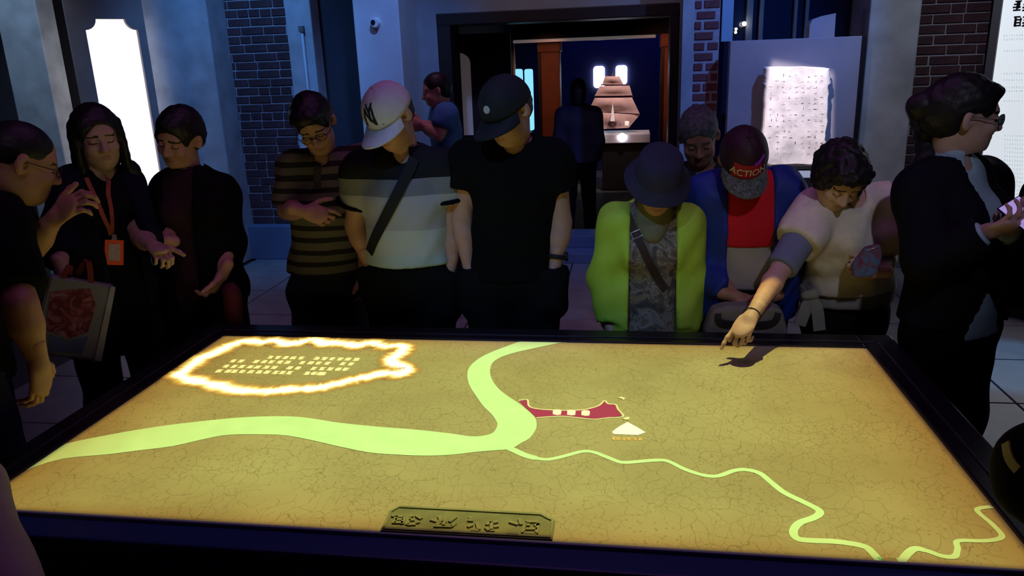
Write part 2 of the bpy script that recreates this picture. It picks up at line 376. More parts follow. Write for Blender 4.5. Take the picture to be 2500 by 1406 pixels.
# cyan light panels
for k, (pa, pb) in enumerate(((1262, 1276), (1285, 1301))):
    a, c = W(pa, 318, 11.5), W(pb, 168, 11.5)
    p = empty('gallery_lamp', ((a[0]+c[0])/2, 11.5, a[2]))
    tag(p, ['narrow cyan light panel nearer the door leaf', 'narrow cyan light panel beside the timber post'][k], 'lamp', 'cyan lamps in the rear gallery')
    prism('screen', rounded(a[0], c[0], a[2], c[2], 0.03), 0.03, ((0, 11.5, 0), (1, 0, 0), (0, 0, 1), (0, -1, 0)), M_CYAN, p)
    box('stand', (a[0]+c[0])/2-0.02, (a[0]+c[0])/2+0.02, 11.51, 11.55, 0, a[2]+0.05, M_STEEL, p)
# ship model on a lit plinth
YS = 11.0
t = empty('display_plinth', (XO(1520, YS), YS, 0)); tag(t, 'white-topped dark plinth carrying the model ship', 'plinth')
zt = float(W(1500, 324, YS)[2]); zt0 = float(W(1500, 346, YS)[2])
box('top_slab', XO(1456, YS-0.25), XO(1590, YS-0.25), YS-0.25, YS+0.35, zt0, zt, mat('plinth_white', (0.55, 0.52, 0.58), 0.4), t, 0.01)
box('body', XO(1470, YS-0.2), XO(1580, YS-0.2), YS-0.2, YS+0.3, 0, zt0, M_BLACK, t, 0.01)
for k, px in enumerate((1467, 1519)):
    c = W(px, 335, YS-0.27); bm = bmesh.new(); bmesh.ops.create_uvsphere(bm, u_segments=16, v_segments=10, radius=0.055 if k else 0.04)
    for v in bm.verts: v.co = Vector((v.co.x, v.co.y*0.35, v.co.z))+Vector(c)
    me = bpy.data.meshes.new('puck_light'); bm.to_mesh(me); bm.free()
    put('puck_light', me, mat('puck_%d' % k, (0.9, 0.9, 1), 0.4, emit=8.0 if k else 3.0, emit_color=(0.95, 0.92, 1.0) if k else (0.4, 0.95, 1.0)), t)
ship = empty('ship_model', (XO(1495, YS), YS, zt)); tag(ship, 'pale pink sailing ship model lit on the plinth beyond the doorway', 'model ship')
M_SAIL = mat('sail_cloth', (0.72, 0.50, 0.47), 0.8, 0.12, 12, 0.1); M_HULL = mat('ship_hull', (0.14, 0.06, 0.05), 0.6, 0.2, 8)
sc = (W(1560, 300, YS)[0]-W(1438, 300, YS)[0])/0.62      # scale: overall sail width
sx = XO(1495, YS); 
hull_v = []; hull_f = []
secs = [(-0.13, 0.03, 0.10), (-0.09, 0.055, 0.075), (0.0, 0.065, 0.07), (0.09, 0.055, 0.08), (0.14, 0.012, 0.12)]
for (yy, hw, hz) in secs:
    for a in range(7):
        th = math.pi*a/6; hull_v.append((sx+sc*hw*math.cos(th), YS-sc*yy, zt+sc*(hz+0.05-0.055*math.sin(th))))
for i in range(len(secs)-1):
    for a in range(6): hull_f.append((i*7+a, i*7+a+1, i*7+8+a, i*7+7+a))
hull_f.append(tuple(range(7))); hull_f.append(tuple(range((len(secs)-1)*7, len(secs)*7)))
for i in range(len(secs)-1): hull_f.append((i*7, i*7+7, i*7+13, i*7+6))
put('hull', from_data('hull', hull_v, hull_f, True), M_HULL, ship)
def sail(pl, Y, bulge=0.03):
    a = [W(x, y, Y) for x, y in pl]   # tl tr br bl
    n = 8; V = []; Fc = []
    for i in range(n+1):
        for j in range(n+1):
            u, v = j/n, i/n; p = (a[0]*(1-u)+a[1]*u)*(1-v)+(a[3]*(1-u)+a[2]*u)*v
            p = p+np.array([0, -bulge*4*(u*(1-u))*math.sin(math.pi*min(1, v+0.15)), 0]); V.append(p)
    m0 = len(V); V += [p+np.array([0, 0.006, 0]) for p in V]
    for i in range(n):
        for j in range(n):
            q = i*(n+1)+j; Fc.append((q, q+n+1, q+n+2, q+1)); Fc.append((m0+q, m0+q+1, m0+q+n+2, m0+q+n+1))
    put('sail', from_data('sail', V, Fc, True), M_SAIL, ship)
sail([(1477, 186), (1512, 186), (1522, 206), (1470, 206)], YS-0.02)
sail([(1464, 210), (1537, 209), (1544, 233), (1452, 234)], YS-0.04)
sail([(1452, 239), (1543, 238), (1562, 278), (1437, 270)], YS-0.05, 0.06)
sail([(1437, 272), (1562, 280), (1535, 312), (1456, 316)], YS-0.03, 0.05)
put('mast', tube_me('mast', [(sx, YS+0.03, zt+0.05), (sx, YS+0.03, float(W(1495, 178, YS)[2]))], 0.010), M_HULL, ship)
for yy, xa, xb in ((207, 1466, 1534), (236, 1450, 1546)):
    put('yard', tube_me('yard', [W(xa, yy, YS-0.02), W(xb, yy, YS-0.02)], 0.008), M_HULL, ship)
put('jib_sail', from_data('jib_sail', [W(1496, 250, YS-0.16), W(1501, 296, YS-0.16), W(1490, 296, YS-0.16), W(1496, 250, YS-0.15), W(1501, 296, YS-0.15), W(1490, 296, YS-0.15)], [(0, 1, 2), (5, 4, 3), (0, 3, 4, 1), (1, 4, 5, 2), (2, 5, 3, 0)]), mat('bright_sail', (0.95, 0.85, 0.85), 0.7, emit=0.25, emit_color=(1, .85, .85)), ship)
put('lantern', tube_me('lantern', [W(1530, 306, YS-0.12), W(1531, 296, YS-0.12)], 0.03, 10), mat('lantern_glow', (0.9, 0.75, 0.65), 0.6, emit=0.6, emit_color=(1, .8, .7)), ship)

# small second exhibit: white ornament in front of the left post
for px, py, Yo, s_, lb in ((1332, 352, 9.0, 0.10, 'small pale exhibit on a stand left of the dark visitor'), (1128, 272, 8.6, 0.03, 'tiny bright ornament beside the open door leaf')):
    p = W(px, py, Yo); e = empty('small_exhibit', (p[0], p[1], 0)); tag(e, lb, 'exhibit')
    pr = [(0.0, 0.0), (0.8, 0.0), (1.0, 0.35), (0.65, 0.8), (0.85, 1.2), (0.5, 1.6), (0.0, 1.7)]
    V = []; Fc = []; n = 14
    for r_, z_ in pr:
        for k in range(n): a = 2*math.pi*k/n; V.append((p[0]+s_*r_*math.cos(a), p[1]+s_*r_*math.sin(a), p[2]-s_*0.8+s_*z_))
    for i in range(len(pr)-1):
        for k in range(n): Fc.append((i*n+k, i*n+(k+1) % n, (i+1)*n+(k+1) % n, (i+1)*n+k))
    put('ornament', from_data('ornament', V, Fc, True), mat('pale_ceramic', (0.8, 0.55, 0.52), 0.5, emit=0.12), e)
    box('stand', p[0]-s_*1.3, p[0]+s_*1.3, p[1]-s_*1.3, p[1]+s_*1.3, 0, p[2]-s_*0.8, M_BLACK, e, 0.005)

# security camera on the painted pillar
p = W(918, 56, 6.45); e = empty('security_camera', tuple(p)); tag(e, 'small round white security camera on the pale blue pillar', 'camera')
def disc_me(name, c, r, y0, y1, n=20, r2=None):
    r2 = r2 or r; V = [(c[0]+r*math.cos(2*math.pi*k/n), y0, c[2]+r*math.sin(2*math.pi*k/n)) for k in range(n)]+[(c[0]+r2*math.cos(2*math.pi*k/n), y1, c[2]+r2*math.sin(2*math.pi*k/n)) for k in range(n)]
    Fc = [(k, (k+1) % n, n+(k+1) % n, n+k) for k in range(n)]+[tuple(range(n))[::-1], tuple(range(n, 2*n))]
    return from_data(name, V, Fc)
put('housing', disc_me('housing', p, 0.042, 6.45, 6.40, r2=0.034), mat('white_plastic', (0.8, 0.82, 0.85), 0.4), e)
put('lens', disc_me('lens', p+np.array([-0.008, 0, 0.004]), 0.018, 6.40, 6.39), M_BLACK, e)
# pale conduit on the slim pilaster
a, c = W(739, 78, 6.8), W(747, 215, 6.8)
e = empty('conduit_pipe', (a[0], 6.79, c[2])); tag(e, 'thin pale conduit on the slim grey pilaster', 'pipe')
put('pipe', tube_me('pipe', [(a[0], 6.785, a[2]), (a[0], 6.785, c[2]-0.6)], 0.013), mat('pale_pipe', (0.6, 0.62, 0.68), 0.5), e)
box('junction_box', a[0]-0.022, a[0]+0.022, 6.76, 6.80, a[2], a[2]+0.05, M_METALG, e, 0.004)

# tall board with a glowing white panel, turned slightly, between the left pilasters
BA, BB = W(178, 150, 6.05), W(364, 150, 6.5)
u = nrm([BB[0]-BA[0], BB[1]-BA[1], 0]); nb = np.array([u[1], -u[0], 0]); bw = math.hypot(BB[0]-BA[0], BB[1]-BA[1])
e = empty('light_board', ((BA[0]+BB[0])/2, (BA[1]+BB[1])/2, 0)); tag(e, 'tall brown-grey board with a glowing white panel with notched corners', 'display board')
fr = (np.array([BA[0], BA[1], 0.0]), u, np.array([0, 0, 1.0]), nb)
M_BOARD = mat('board_brown_grey', (0.34, 0.27, 0.25), 0.7, 0.12, 5)
def hit(px, py):     # pixel -> (along board, height) on the board plane
    d_ = ray(px, py); tt = np.dot(fr[0]-CAM, nb)/np.dot(d_, nb); q = CAM+d_*tt; return float(np.dot(q-fr[0], u)), float(q[2])
il, zt_ = hit(207, 62); ir, _ = hit(334, 86); a1, zn = hit(207, 76)
ztop = hit(270, 47)[1]; zsh = hit(225, 74)[1]; il = hit(214, 120)[0]; ir = hit(340, 120)[0]
zbot = 0.55; r_ = 0.105
ins = [(il, zbot), (ir, zbot), (ir, zsh)]
ins += [(ir-r_*math.sin(k*math.pi/12)*0.85, zsh+(ztop-zsh)*(1-math.cos(k*math.pi/12))) for k in range(1, 7)]
ins += [(il+r_*math.cos(k*math.pi/12)*0.85, zsh+(ztop-zsh)*(1-math.sin(k*math.pi/12))) for k in range(0, 6)]
ins += [(il, zsh)]
# frame boards around the opening, glowing panel set back inside
prism('stile', [(0, 0), (il-0.0, 0), (il, zsh), (il, 2.6), (0, 2.6)], 0.05, fr, M_BOARD, e)
prism('stile', [(ir, 0), (bw, 0), (bw, 2.6), (ir, 2.6)], 0.05, fr, M_BOARD, e)
top = [(il, 2.6), (il, zsh)]+[p_ for p_ in ins[9:15]][::-1]+[p_ for p_ in ins[3:9]][::-1]+[(ir, zsh), (ir, 2.6)]
prism('top_rail', top, 0.05, fr, M_BOARD, e)
prism('bottom_rail', [(il, 0), (ir, 0), (ir, zbot), (il, zbot)], 0.05, fr, M_BOARD, e)
prism('glowing_panel', [(il-0.03, zbot-0.02), (ir+0.03, zbot-0.02), (ir+0.03, ztop+0.04), (il-0.03, ztop+0.04)], -0.02, fr, mat('white_lightbox', (0.9, 0.88, 0.9), 0.6, emit=1.0, emit_color=(1.0, 0.95, 0.97)), e)
struct_box('wall_back_gap', XO(128, 6.7), XO(362, 6.7), 6.72, 6.98, 0, 4.2, mt=M_WALLD)

# panel wall with the stone tablet, right of the brick pillar
YT = 6.3
x0, x1 = XO(1781, YT), XO(2104, YT); zt = float(W(1940, 94, YT)[2])
e = empty('exhibit_panel', ((x0+x1)/2, YT, 0)); tag(e, 'grey exhibit panel wall behind the stone tablet', 'panel')
M_PANEL = mat('panel_grey', (0.34, 0.32, 0.36), 0.8, 0.06, 5)
box('board', x0, x1, YT, YT+0.12, 0.0, zt, M_PANEL, e, 0.006)
box('end_trim', x1-0.012, x1+0.012, YT-0.02, YT+0.14, 0.0, zt, M_BLACK, e, 0.003)
box('shelf', XO(1850, YT), XO(2030, YT), YT-0.16, YT, float(W(1940, 412, YT)[2])-0.05, float(W(1940, 408, YT)[2]), mat('shelf_blue', (0.35, 0.42, 0.55), 0.5), e, 0.006)
e = empty('stone_tablet', (XO(1942, YT-0.1), YT-0.1, float(W(1940, 404, YT-0.1)[2]))); tag(e, 'pale carved stone tablet standing before the grey panel', 'stone tablet')
YTT = YT-0.14
out = [(1868, 168), (1876, 163), (1940, 162), (2015, 165), (2026, 172), (2028, 190), (2030, 200), (2024, 208), (2024, 240), (2021, 300), (2016, 345), (2019, 350), (2013, 370), (2009, 403), (1940, 405), (1868, 402), (1862, 340), (1864, 280), (1867, 215), (1866, 204), (1868, 190)]
def outline(pl, Y): return [(float(W(x, y, Y)[0]), float(W(x, y, Y)[2])) for x, y in pl]
M_STONE = mat('pale_stone', (0.70, 0.64, 0.61), 0.9, 0.30, 9, 0.8)
def stone_slab():
    o2 = outline(out, YTT); xs = [p_[0] for p_ in o2]; zs = [p_[1] for p_ in o2]
    bm = bmesh.new(); cx, cz = sum(xs)/len(xs), sum(zs)/len(zs); rings = []
    dense = catmull([(a_, b_) for a_, b_ in o2], 4, True)
    K = len(dense)
    for s_, yy in ((1.0, YTT+0.09), (1.0, YTT+0.015), (0.96, YTT), (0.75, YTT-0.004), (0.5, YTT-0.002), (0.25, YTT-0.004)):
        ring = []
        for k, p_ in enumerate(dense):
            j = (0.0025*math.sin(k*2.3)+0.002*math.sin(k*5.1)) if s_ > 0.9 else 0
            ring.append(bm.verts.new((cx+(p_[0]-cx)*s_+j, yy, cz+(p_[1]-cz)*s_+j*0.6)))
        rings.append(ring)
    for i in range(len(rings)-1):
        for k in range(K): bm.faces.new((rings[i][k], rings[i][(k+1) % K], rings[i+1][(k+1) % K], rings[i+1][k]))
    bm.faces.new(rings[-1]); bm.faces.new(rings[0][::-1]); bmesh.ops.recalc_face_normals(bm, faces=bm.faces[:])
    me = bpy.data.meshes.new('slab'); bm.to_mesh(me); bm.free(); return put('slab', me, M_STONE, e)
slab = stone_slab()
# worn carved columns of characters: shallow raised flecks
rnd = random.Random(4); V = []; Fc = []
for c_ in range(9):
    for r2 in range(15):
        if rnd.random() < 0.25: continue
        px_, py_ = 1882+c_*15.5+rnd.uniform(-1, 1), 186+r2*13.5; p_ = W(px_, py_, YTT-0.0048)
        for s_ in range(3):
            hx, hz = (rnd.uniform(0.006, 0.014), 0.0022) if rnd.random() < 0.5 else (0.0022, rnd.uniform(0.006, 0.014))
            ox, oz = rnd.uniform(-.008, .008), rnd.uniform(-.008, .008); q = len(V)
            for dx_, dz_ in ((-hx, -hz), (hx, -hz), (hx, hz), (-hx, hz)): V.append((p_[0]+ox+dx_, p_[1], p_[2]+oz+dz_))
            for dx_, dz_ in ((-hx, -hz), (hx, -hz), (hx, hz), (-hx, hz)): V.append((p_[0]+ox+dx_, p_[1]+0.01, p_[2]+oz+dz_))
            Fc += [(q+3, q+2, q+1, q), (q, q+1, q+5, q+4), (q+1, q+2, q+6, q+5), (q+2, q+3, q+7, q+6), (q+3, q, q+4, q+7)]
o = put('carved_characters', from_data('carved_characters', V, Fc), mat('stone_carving', (0.66, 0.60, 0.57), 0.9, 0.2, 9), e); tag(o, kind='stuff')
box('foot_ledge', XO(1862, YTT), XO(2014, YTT), YTT-0.03, YT, float(W(1940, 409, YTT)[2])-0.012, float(W(1940, 404, YTT)[2])+0.002, M_BLACK, e, 0.003)

# dark glazed partition above and behind the panel
YG = 6.95
e = empty('window_3', (XO(1940, YG), YG, 1.5)); tag(e, kind='structure')
box('pane', XO(1768, YG), XO(2104, YG), YG+0.05, YG+0.07, 1.2, 3.2, M_BLUEGLASS, e)
for pa, pb in ((1822, 1838), (1854, 1864), (1938, 1946), (1965, 1974)):
    box('mullion', XO(pa, YG, 50), XO(pb, YG, 50), YG, YG+0.05, 1.2, 3.2, M_METALG, e, 0.003)
struct_box('trim_3', XO(1763, 6.7, 50), XO(1790, 6.7, 50), 6.7, 6.75, float(W(1775, 101, 6.7)[2]), 4.2, mt=mat('blue_trim', (0.35, 0.5, 0.62), 0.6))
for k, (px, py, r_, st) in enumerate(((1817, 58, 0.018, 14.0), (1797, 71, 0.012, 1.6), (1796, 79, 0.012, 1.2))):
    p = W(px, py, YG-0.03); e = empty('downlight', tuple(p)); tag(e, ['brightest small white lamp high on the dark partition', 'dim small lamp below the bright one on the dark partition', 'lowest dim small lamp on the dark partition'][k], 'lamp', 'small lamps on the dark partition')
    bm = bmesh.new(); bmesh.ops.create_uvsphere(bm, u_segments=14, v_segments=8, radius=r_)
    for v in bm.verts: v.co += Vector(p)
    me = bpy.data.meshes.new('bulb'); bm.to_mesh(me); bm.free(); put('bulb', me, mat('lamp_%d' % k, (1, 1, 1), 0.4, emit=st), e)
    put('holder', tube_me('holder', [(p[0], p[1]+r_*0.6, p[2]), (p[0], YG+0.055, p[2])], r_*0.7, 10), M_BLACK, e)
pl = [(1975, 93), (2037, 92), (2041, 32), (2012, 38), (1984, 48), (1977, 62)]
e = empty('pale_sculpture', tuple(W(2008, 93, 6.6))); tag(e, 'pale curved exhibit showing above the grey panel', 'sculpture')
prism('block', outline(pl, 6.6), 0.12, ((0, 6.6, 0), (1, 0, 0), (0, 0, 1), (0, 1, 0)), mat('pale_pink_stone', (0.55, 0.48, 0.50), 0.8, 0.08, 6, emit=0.0), e)
box('support', XO(1985, 6.6, 90), XO(2030, 6.6, 90), 6.62, 6.70, 0.0, float(W(2008, 92, 6.6)[2]), M_BLACK, e)

# backlit text panel at the right edge, angled towards the table
TA, TB = W(2430, 150, 5.6), None
u = nrm([0.72, -0.69, 0]); nb = np.array([u[1], -u[0], 0])
o_ = np.array([TA[0], TA[1], 0.0]); fr = (o_, u, np.array([0, 0, 1.0]), nb)
e = empty('text_panel', tuple(o_+u*0.6)); tag(e, 'tall backlit white text panel at the right edge', 'sign')
prism('face', [(0, 0.35), (1.2, 0.35), (1.2, 2.7), (0, 2.7)], -0.02, fr, mat('backlit_white', (0.88, 0.92, 0.95), 0.6, emit=0.72, emit_color=(0.88, 0.96, 1.0)), e)
prism('side_trim', [(-0.05, 0), (0, 0), (0, 2.75), (-0.05, 2.75)], 0.015, fr, mat('trim_grey', (0.16, 0.16, 0.16), 0.6), e)
prism('base', [(-0.05, 0), (1.2, 0), (1.2, 0.35), (-0.05, 0.35)], 0.012, fr, M_BLACK, e)
prism('cabinet', [(-0.05, 0), (1.2, 0), (1.2, 2.75), (-0.05, 2.75)], -0.10, (o_-nb*0.022, u, np.array([0, 0, 1.0]), nb), M_BLACK, e)
def hit(px, py):
    d_ = ray(px, py); tt = np.dot(o_-CAM, nb)/np.dot(d_, nb); q = CAM+d_*tt; return float(np.dot(q-o_, u)), float(q[2])
M_INK = mat('black_ink', (0.02, 0.02, 0.025), 0.8); M_INKG = mat('grey_ink', (0.62, 0.65, 0.68), 0.8, emit=0.25, emit_color=(0.88, 0.96, 1.0))
rnd = random.Random(11)
def glyph_boxes(cx, cz, w, h, n, rnd, V, Fc, off=0.0015, t=0.1):
    for s_ in range(n):
        if s_ % 2 == 0: hx, hz = w*rnd.uniform(.35, .5), h*t*0.5
        else: hx, hz = w*t*0.5, h*rnd.uniform(.3, .5)
        ax = cx+(rnd.uniform(-.35, .35)*w if s_ % 2 else rnd.uniform(-.08, .08)*w); az = cz+((s_/max(1, n-1))-.5)*h*0.9 if s_ % 2 == 0 else cz+rnd.uniform(-.12, .12)*h
        q = len(V)
        for dx_, dz_ in ((-hx, -hz), (hx, -hz), (hx, hz), (-hx, hz)): V.append(o_+u*(ax+dx_)+np.array([0, 0, az+dz_])+nb*off)
        Fc.append((q, q+1, q+2, q+3))
for cy in (14, 52):
    for k in range(3):
        V = []; Fc = []; a_ = hit(2484+k*24, cy); glyph_boxes(a_[0], a_[1], 0.052, 0.058, 7, rnd, V, Fc, t=0.17)
        put('title_character', from_data('title_character', V, Fc), M_INK, e)
V = []; Fc = []
for py in (88, 97, 125, 180, 195, 213, 222, 246)+tuple(range(330, 480, 10)):
    a_ = hit(2440 if py < 300 else 2442, py); x_ = a_[0]+0.03
    while x_ < 1.15:
        glyph_boxes(x_, a_[1], 0.012, 0.012, 5, rnd, V, Fc, t=0.16); x_ += 0.0145
o = put('small_print', from_data('small_print', V, Fc), M_INKG, e); tag(o, kind='stuff')

# ================================================================ THE PROJECTION TABLE
table = empty('projection_table', (TCX, TCY, 0)); tag(table, 'large black table with a glowing yellow projected river map on top', 'table')
def map_material():
    mt = bpy.data.materials.new('projected_map'); mt.use_nodes = True; nt = mt.node_tree; N = nt.nodes; L = nt.links
    b = N['Principled BSDF']; b.inputs['Roughness'].default_value = 0.65; b.inputs['Specular IOR Level'].default_value = 0.2
    tc = N.new('ShaderNodeTexCoord')
    def noise(scale, detail=3, vec=None):
        n = N.new('ShaderNodeTexNoise'); n.inputs['Scale'].default_value = scale; n.inputs['Detail'].default_value = detail
        L.new(vec or tc.outputs['Object'], n.inputs['Vector']); return n
    def math_(op, a, b2=None, c=None):
        n = N.new('ShaderNodeMath'); n.operation = op
        for i, v in enumerate((a, b2, c)):
            if v is None: continue
            if isinstance(v, (int, float)): n.inputs[i].default_value = v
            else: L.new(v, n.inputs[i])
        return n.outputs[0]
    wob = noise(9, 4)
    mix = N.new('ShaderNodeVectorMath'); mix.operation = 'MULTIPLY_ADD'; L.new(wob.outputs['Color'], mix.inputs[0]); mix.inputs[1].default_value = (0.10, 0.10, 0.0); L.new(tc.outputs['Object'], mix.inputs[2])
    def lines(scale, width, mask_scale, lo):
        mp = N.new('ShaderNodeMapping'); L.new(mix.outputs[0], mp.inputs[0]); mp.inputs['Scale'].default_value = (1.0, 0.62, 1.0)
        v = N.new('ShaderNodeTexVoronoi'); v.feature = 'DISTANCE_TO_EDGE'; v.voronoi_dimensions = '2D'; v.inputs['Scale'].default_value = scale; L.new(mp.outputs[0], v.inputs['Vector'])
        ln = math_('LESS_THAN', v.outputs['Distance'], width)
        ms = math_('GREATER_THAN', noise(mask_scale, 2).outputs['Fac'], lo)
        return math_('MULTIPLY', ln, ms)
    a = lines(24, 0.016, 7, 0.42); c = lines(52, 0.028, 9, 0.47)
    vd = N.new('ShaderNodeTexVoronoi'); vd.voronoi_dimensions = '2D'; vd.inputs['Scale'].default_value = 42; L.new(tc.outputs['Object'], vd.inputs['Vector'])
    dots = math_('MULTIPLY', math_('LESS_THAN', vd.outputs['Distance'], 0.13), math_('GREATER_THAN', noise(5, 3).outputs['Fac'], 0.55))
    dark = math_('MAXIMUM', math_('MAXIMUM', math_('MULTIPLY', a, 0.50), math_('MULTIPLY', c, 0.38)), math_('MULTIPLY', dots, 0.42))
    r = N.new('ShaderNodeValToRGB'); L.new(noise(3.2, 6).outputs['Fac'], r.inputs[0])
    r.color_ramp.elements[0].position = 0.30; r.color_ramp.elements[0].color = (0.355, 0.315, 0.20, 1)
    r.color_ramp.elements[1].position = 0.70; r.color_ramp.elements[1].color = (0.45, 0.415, 0.275, 1)
    mx = N.new('ShaderNodeMix'); mx.data_type = 'RGBA'; L.new(dark, mx.inputs[0]); L.new(r.outputs[0], mx.inputs[6]); mx.inputs[7].default_value = (0.16, 0.13, 0.06, 1)
    L.new(mx.outputs[2], b.inputs['Base Color'])
    return mt
M_MAP = map_material()  # light of the projected map, put into the surface colour
M_TBL = mat('table_black', (0.010, 0.010, 0.014), 0.35, 0.1, 4, spec=0.4)
M_TBLUELIGHT = mat('table_front_blue_light', (0.022, 0.075, 0.18), 0.4, spec=0.3)  # blue light reflected by the front rail, put into its colour
M_LIP = mat('table_lip', (0.25, 0.32, 0.42), 0.4)
box('map_surface', TX0, TX1, TY0, TY1, TZ-0.03, TZ, M_MAP, table)
bl, br_, bb, bf = 0.115, 0.115, 0.13, 0.085; zr = TZ+0.006
box('frame_rail', TX0-bl, TX0, TY0-bf, TY1+bb, TZ-0.11, zr, M_TBL, table, 0.008)
box('frame_rail', TX1, TX1+br_, TY0-bf, TY1+bb, TZ-0.11, zr, M_TBL, table, 0.008)
box('frame_rail', TX0, TX1, TY1, TY1+bb, TZ-0.11, zr, M_TBL, table, 0.008)
o = box('front_rail', TX0, TX1, TY0-bf, TY0-0.010, TZ-0.11, zr-0.012, M_TBLUELIGHT, table, 0.006)
box('front_lip', TX0, TX1, TY0-0.010, TY0, TZ-0.05, TZ+0.002, M_LIP, table, 0.002)
M_BEAD = mat('table_bead', (0.06, 0.06, 0.07), 0.3)
box('bead', TX0-0.05, TX0-0.044, TY0-bf+0.02, TY1+0.05, zr-0.002, zr+0.003, M_BEAD, table)
box('bead', TX1+0.044, TX1+0.05, TY0-bf+0.02, TY1+0.05, zr-0.002, zr+0.003, M_BEAD, table)
box('bead', TX0-0.05, TX1+0.05, TY1+0.044, TY1+0.05, zr-0.002, zr+0.003, M_BEAD, table)
box('base', TX0+0.06, TX1-0.06, TY0+0.05, TY1-0.02, 0.06, TZ-0.10, M_BLACK, table, 0.01)
box('kick_plate', TX0+0.10, TX1-0.10, TY0+0.10, TY1-0.07, 0.0, 0.06, M_BLACK, table)

def g(px, py, z=TZ): return WZ(px, py, z)
def decal(name, pts, mt, z, parent=table):
    P = [g(x, y) for x, y in pts]
    P = [(min(max(p[0], TX0+0.002), TX1-0.002), min(max(p[1], TY0+0.002), TY1-0.002)) for p in P]
    return prism(name, P, 0.0006, ((0, 0, z), (1, 0, 0), (0, 1, 0), (0, 0, 1)), mt, parent)
M_RIVER = mat('river_green', (0.62, 0.95, 0.62), 0.6, 0.05, 14, emit=0.07, emit_color=(0.5, 1.0, 0.35))
outer = [(1274, 832), (1239, 845), (1200, 860), (1167, 877), (1146, 897), (1141, 917), (1145, 939), (1160, 964), (1180, 992), (1200, 1012), (1213, 1031), (1214, 1040), (1205, 1056), (1182, 1064), (1150, 1066), (1100, 1059), (1020, 1050), (930, 1043), (830, 1033), (760, 1022), (700, 1017), (600, 1019), (500, 1028), (400, 1040), (300, 1056), (160, 1084), (110, 1108), (62, 1144)]
lower = [(62, 1148), (150, 1121), (260, 1110), (340, 1100), (420, 1090), (500, 1072), (560, 1062), (640, 1061), (700, 1064), (760, 1075), (830, 1091), (900, 1105), (960, 1110), (1030, 1113), (1100, 1111), (1170, 1103), (1240, 1098)]
inner = [(1259, 1091), (1269, 1084), (1292, 1071), (1307, 1051), (1310, 1034), (1304, 1017), (1284, 999), (1262, 982), (1239, 967), (1217, 949), (1202, 929), (1196, 907), (1202, 887), (1224, 872), (1262, 860), (1307, 850), (1349, 841), (1384, 833)]
decal('map_river', [tuple(p) for p in catmull(outer, 3)]+[tuple(p) for p in catmull(lower, 3)]+[tuple(p) for p in catmull(inner, 3)], M_RIVER, TZ+0.0006)
def strip(name, pts, w, mt, z, closed=False, jitter=0.0, seed=1, parent=table):
    P = [np.array(g(x, y)[:2]) for x, y in pts]; P = catmull(P, 5, closed); n = len(P); rnd = random.Random(seed); V = []; Fc = []
    P = [np.array([min(max(p[0], TX0+0.004), TX1-0.004), min(max(p[1], TY0+0.004), TY1-0.004)]) for p in P]
    for i, p in enumerate(P):
        t = P[(i+1) % n if closed else min(i+1, n-1)]-P[(i-1) % n if closed else max(i-1, 0)]; t = t/(np.linalg.norm(t)+1e-9); s = np.array([-t[1], t[0]])
        ww = (w[min(len(w)-1, int(i/n*len(w)))] if isinstance(w, (list, tuple)) else w)*(1+rnd.uniform(-jitter, jitter))/2
        V += [(*(p-s*ww), z), (*(p+s*ww), z)]
    for i in range(n if closed else n-1):
        j = (i+1) % n; Fc.append((2*i, 2*j, 2*j+1, 2*i+1))
    me = from_data(name, V, Fc)
    uv = me.uv_layers.new(name='UVMap')
    for poly in me.polygons:
        for li in poly.loop_indices:
            vi = me.loops[li].vertex_index; uv.data[li].uv = (vi//2/n, vi % 2)
    for p in me.polygons:
        if p.normal.z < 0: p.flip()
    return put(name, me, mt, parent)
thin1 = [(1240, 1093), (1258, 1101), (1289, 1114), (1331, 1122), (1369, 1116), (1419, 1103), (1448, 1104), (1481, 1116), (1518, 1129), (1560, 1127), (1598, 1124), (1630, 1126), (1672, 1146), (1720, 1161), (1755, 1162), (1790, 1150), (1820, 1147), (1855, 1156), (1885, 1180), (1915, 1203), (1960, 1225), (1995, 1243), (2001, 1254), (1985, 1265), (1952, 1277), (1937, 1297), (1946, 1315), (1980, 1320), (2045, 1323), (2108, 1334), (2130, 1350), (2152, 1376)]
strip('map_stream', thin1, [.022, .014, .014, .015, .014, .015, .016, .017, .018, .018, .018, .018], M_RIVER, TZ+0.0009)
thin2 = [(2196, 1378), (2215, 1353), (2235, 1340), (2265, 1346), (2300, 1358), (2330, 1359), (2338, 1340), (2339, 1321), (2400, 1321), (2438, 1316), (2445, 1305), (2420, 1278), (2385, 1245), (2425, 1237)]
strip('map_stream', thin2, [.017, .014, .012, .012, .012], M_RIVER, TZ+0.0009)
# red territory with pale border and the buildings on it
def z2(pl): return [(1100+x/4.017, 800+y/4.017) for x, y in pl]
red = z2([(672, 722), (745, 712), (765, 770), (870, 800), (1100, 815), (1280, 812), (1390, 790), (1465, 765), (1512, 722), (1545, 752), (1612, 760), (1635, 800), (1680, 868), (1540, 882), (1400, 895), (1250, 880), (1080, 866), (838, 880)])
decal('map_red_region', red, mat('map_red', (0.42, 0.04, 0.19), 0.6), TZ+0.0003)
M_CREAM = mat('map_cream', (0.85, 0.88, 0.70), 0.6)
strip('map_border', z2([(668, 716), (752, 706), (772, 772), (870, 799), (1100, 812), (1280, 808), (1390, 787), (1462, 760), (1512, 716), (1545, 747), (1620, 756), (1642, 800), (1692, 872), (1540, 886), (1400, 900), (1240, 884), (1080, 870), (840, 885)]), 0.0055, M_CREAM, TZ+0.0010)
M_GLOW = mat('map_white', (0.95, 0.93, 0.80), 0.6, emit=0.35, emit_color=(1.0, 0.95, 0.55))
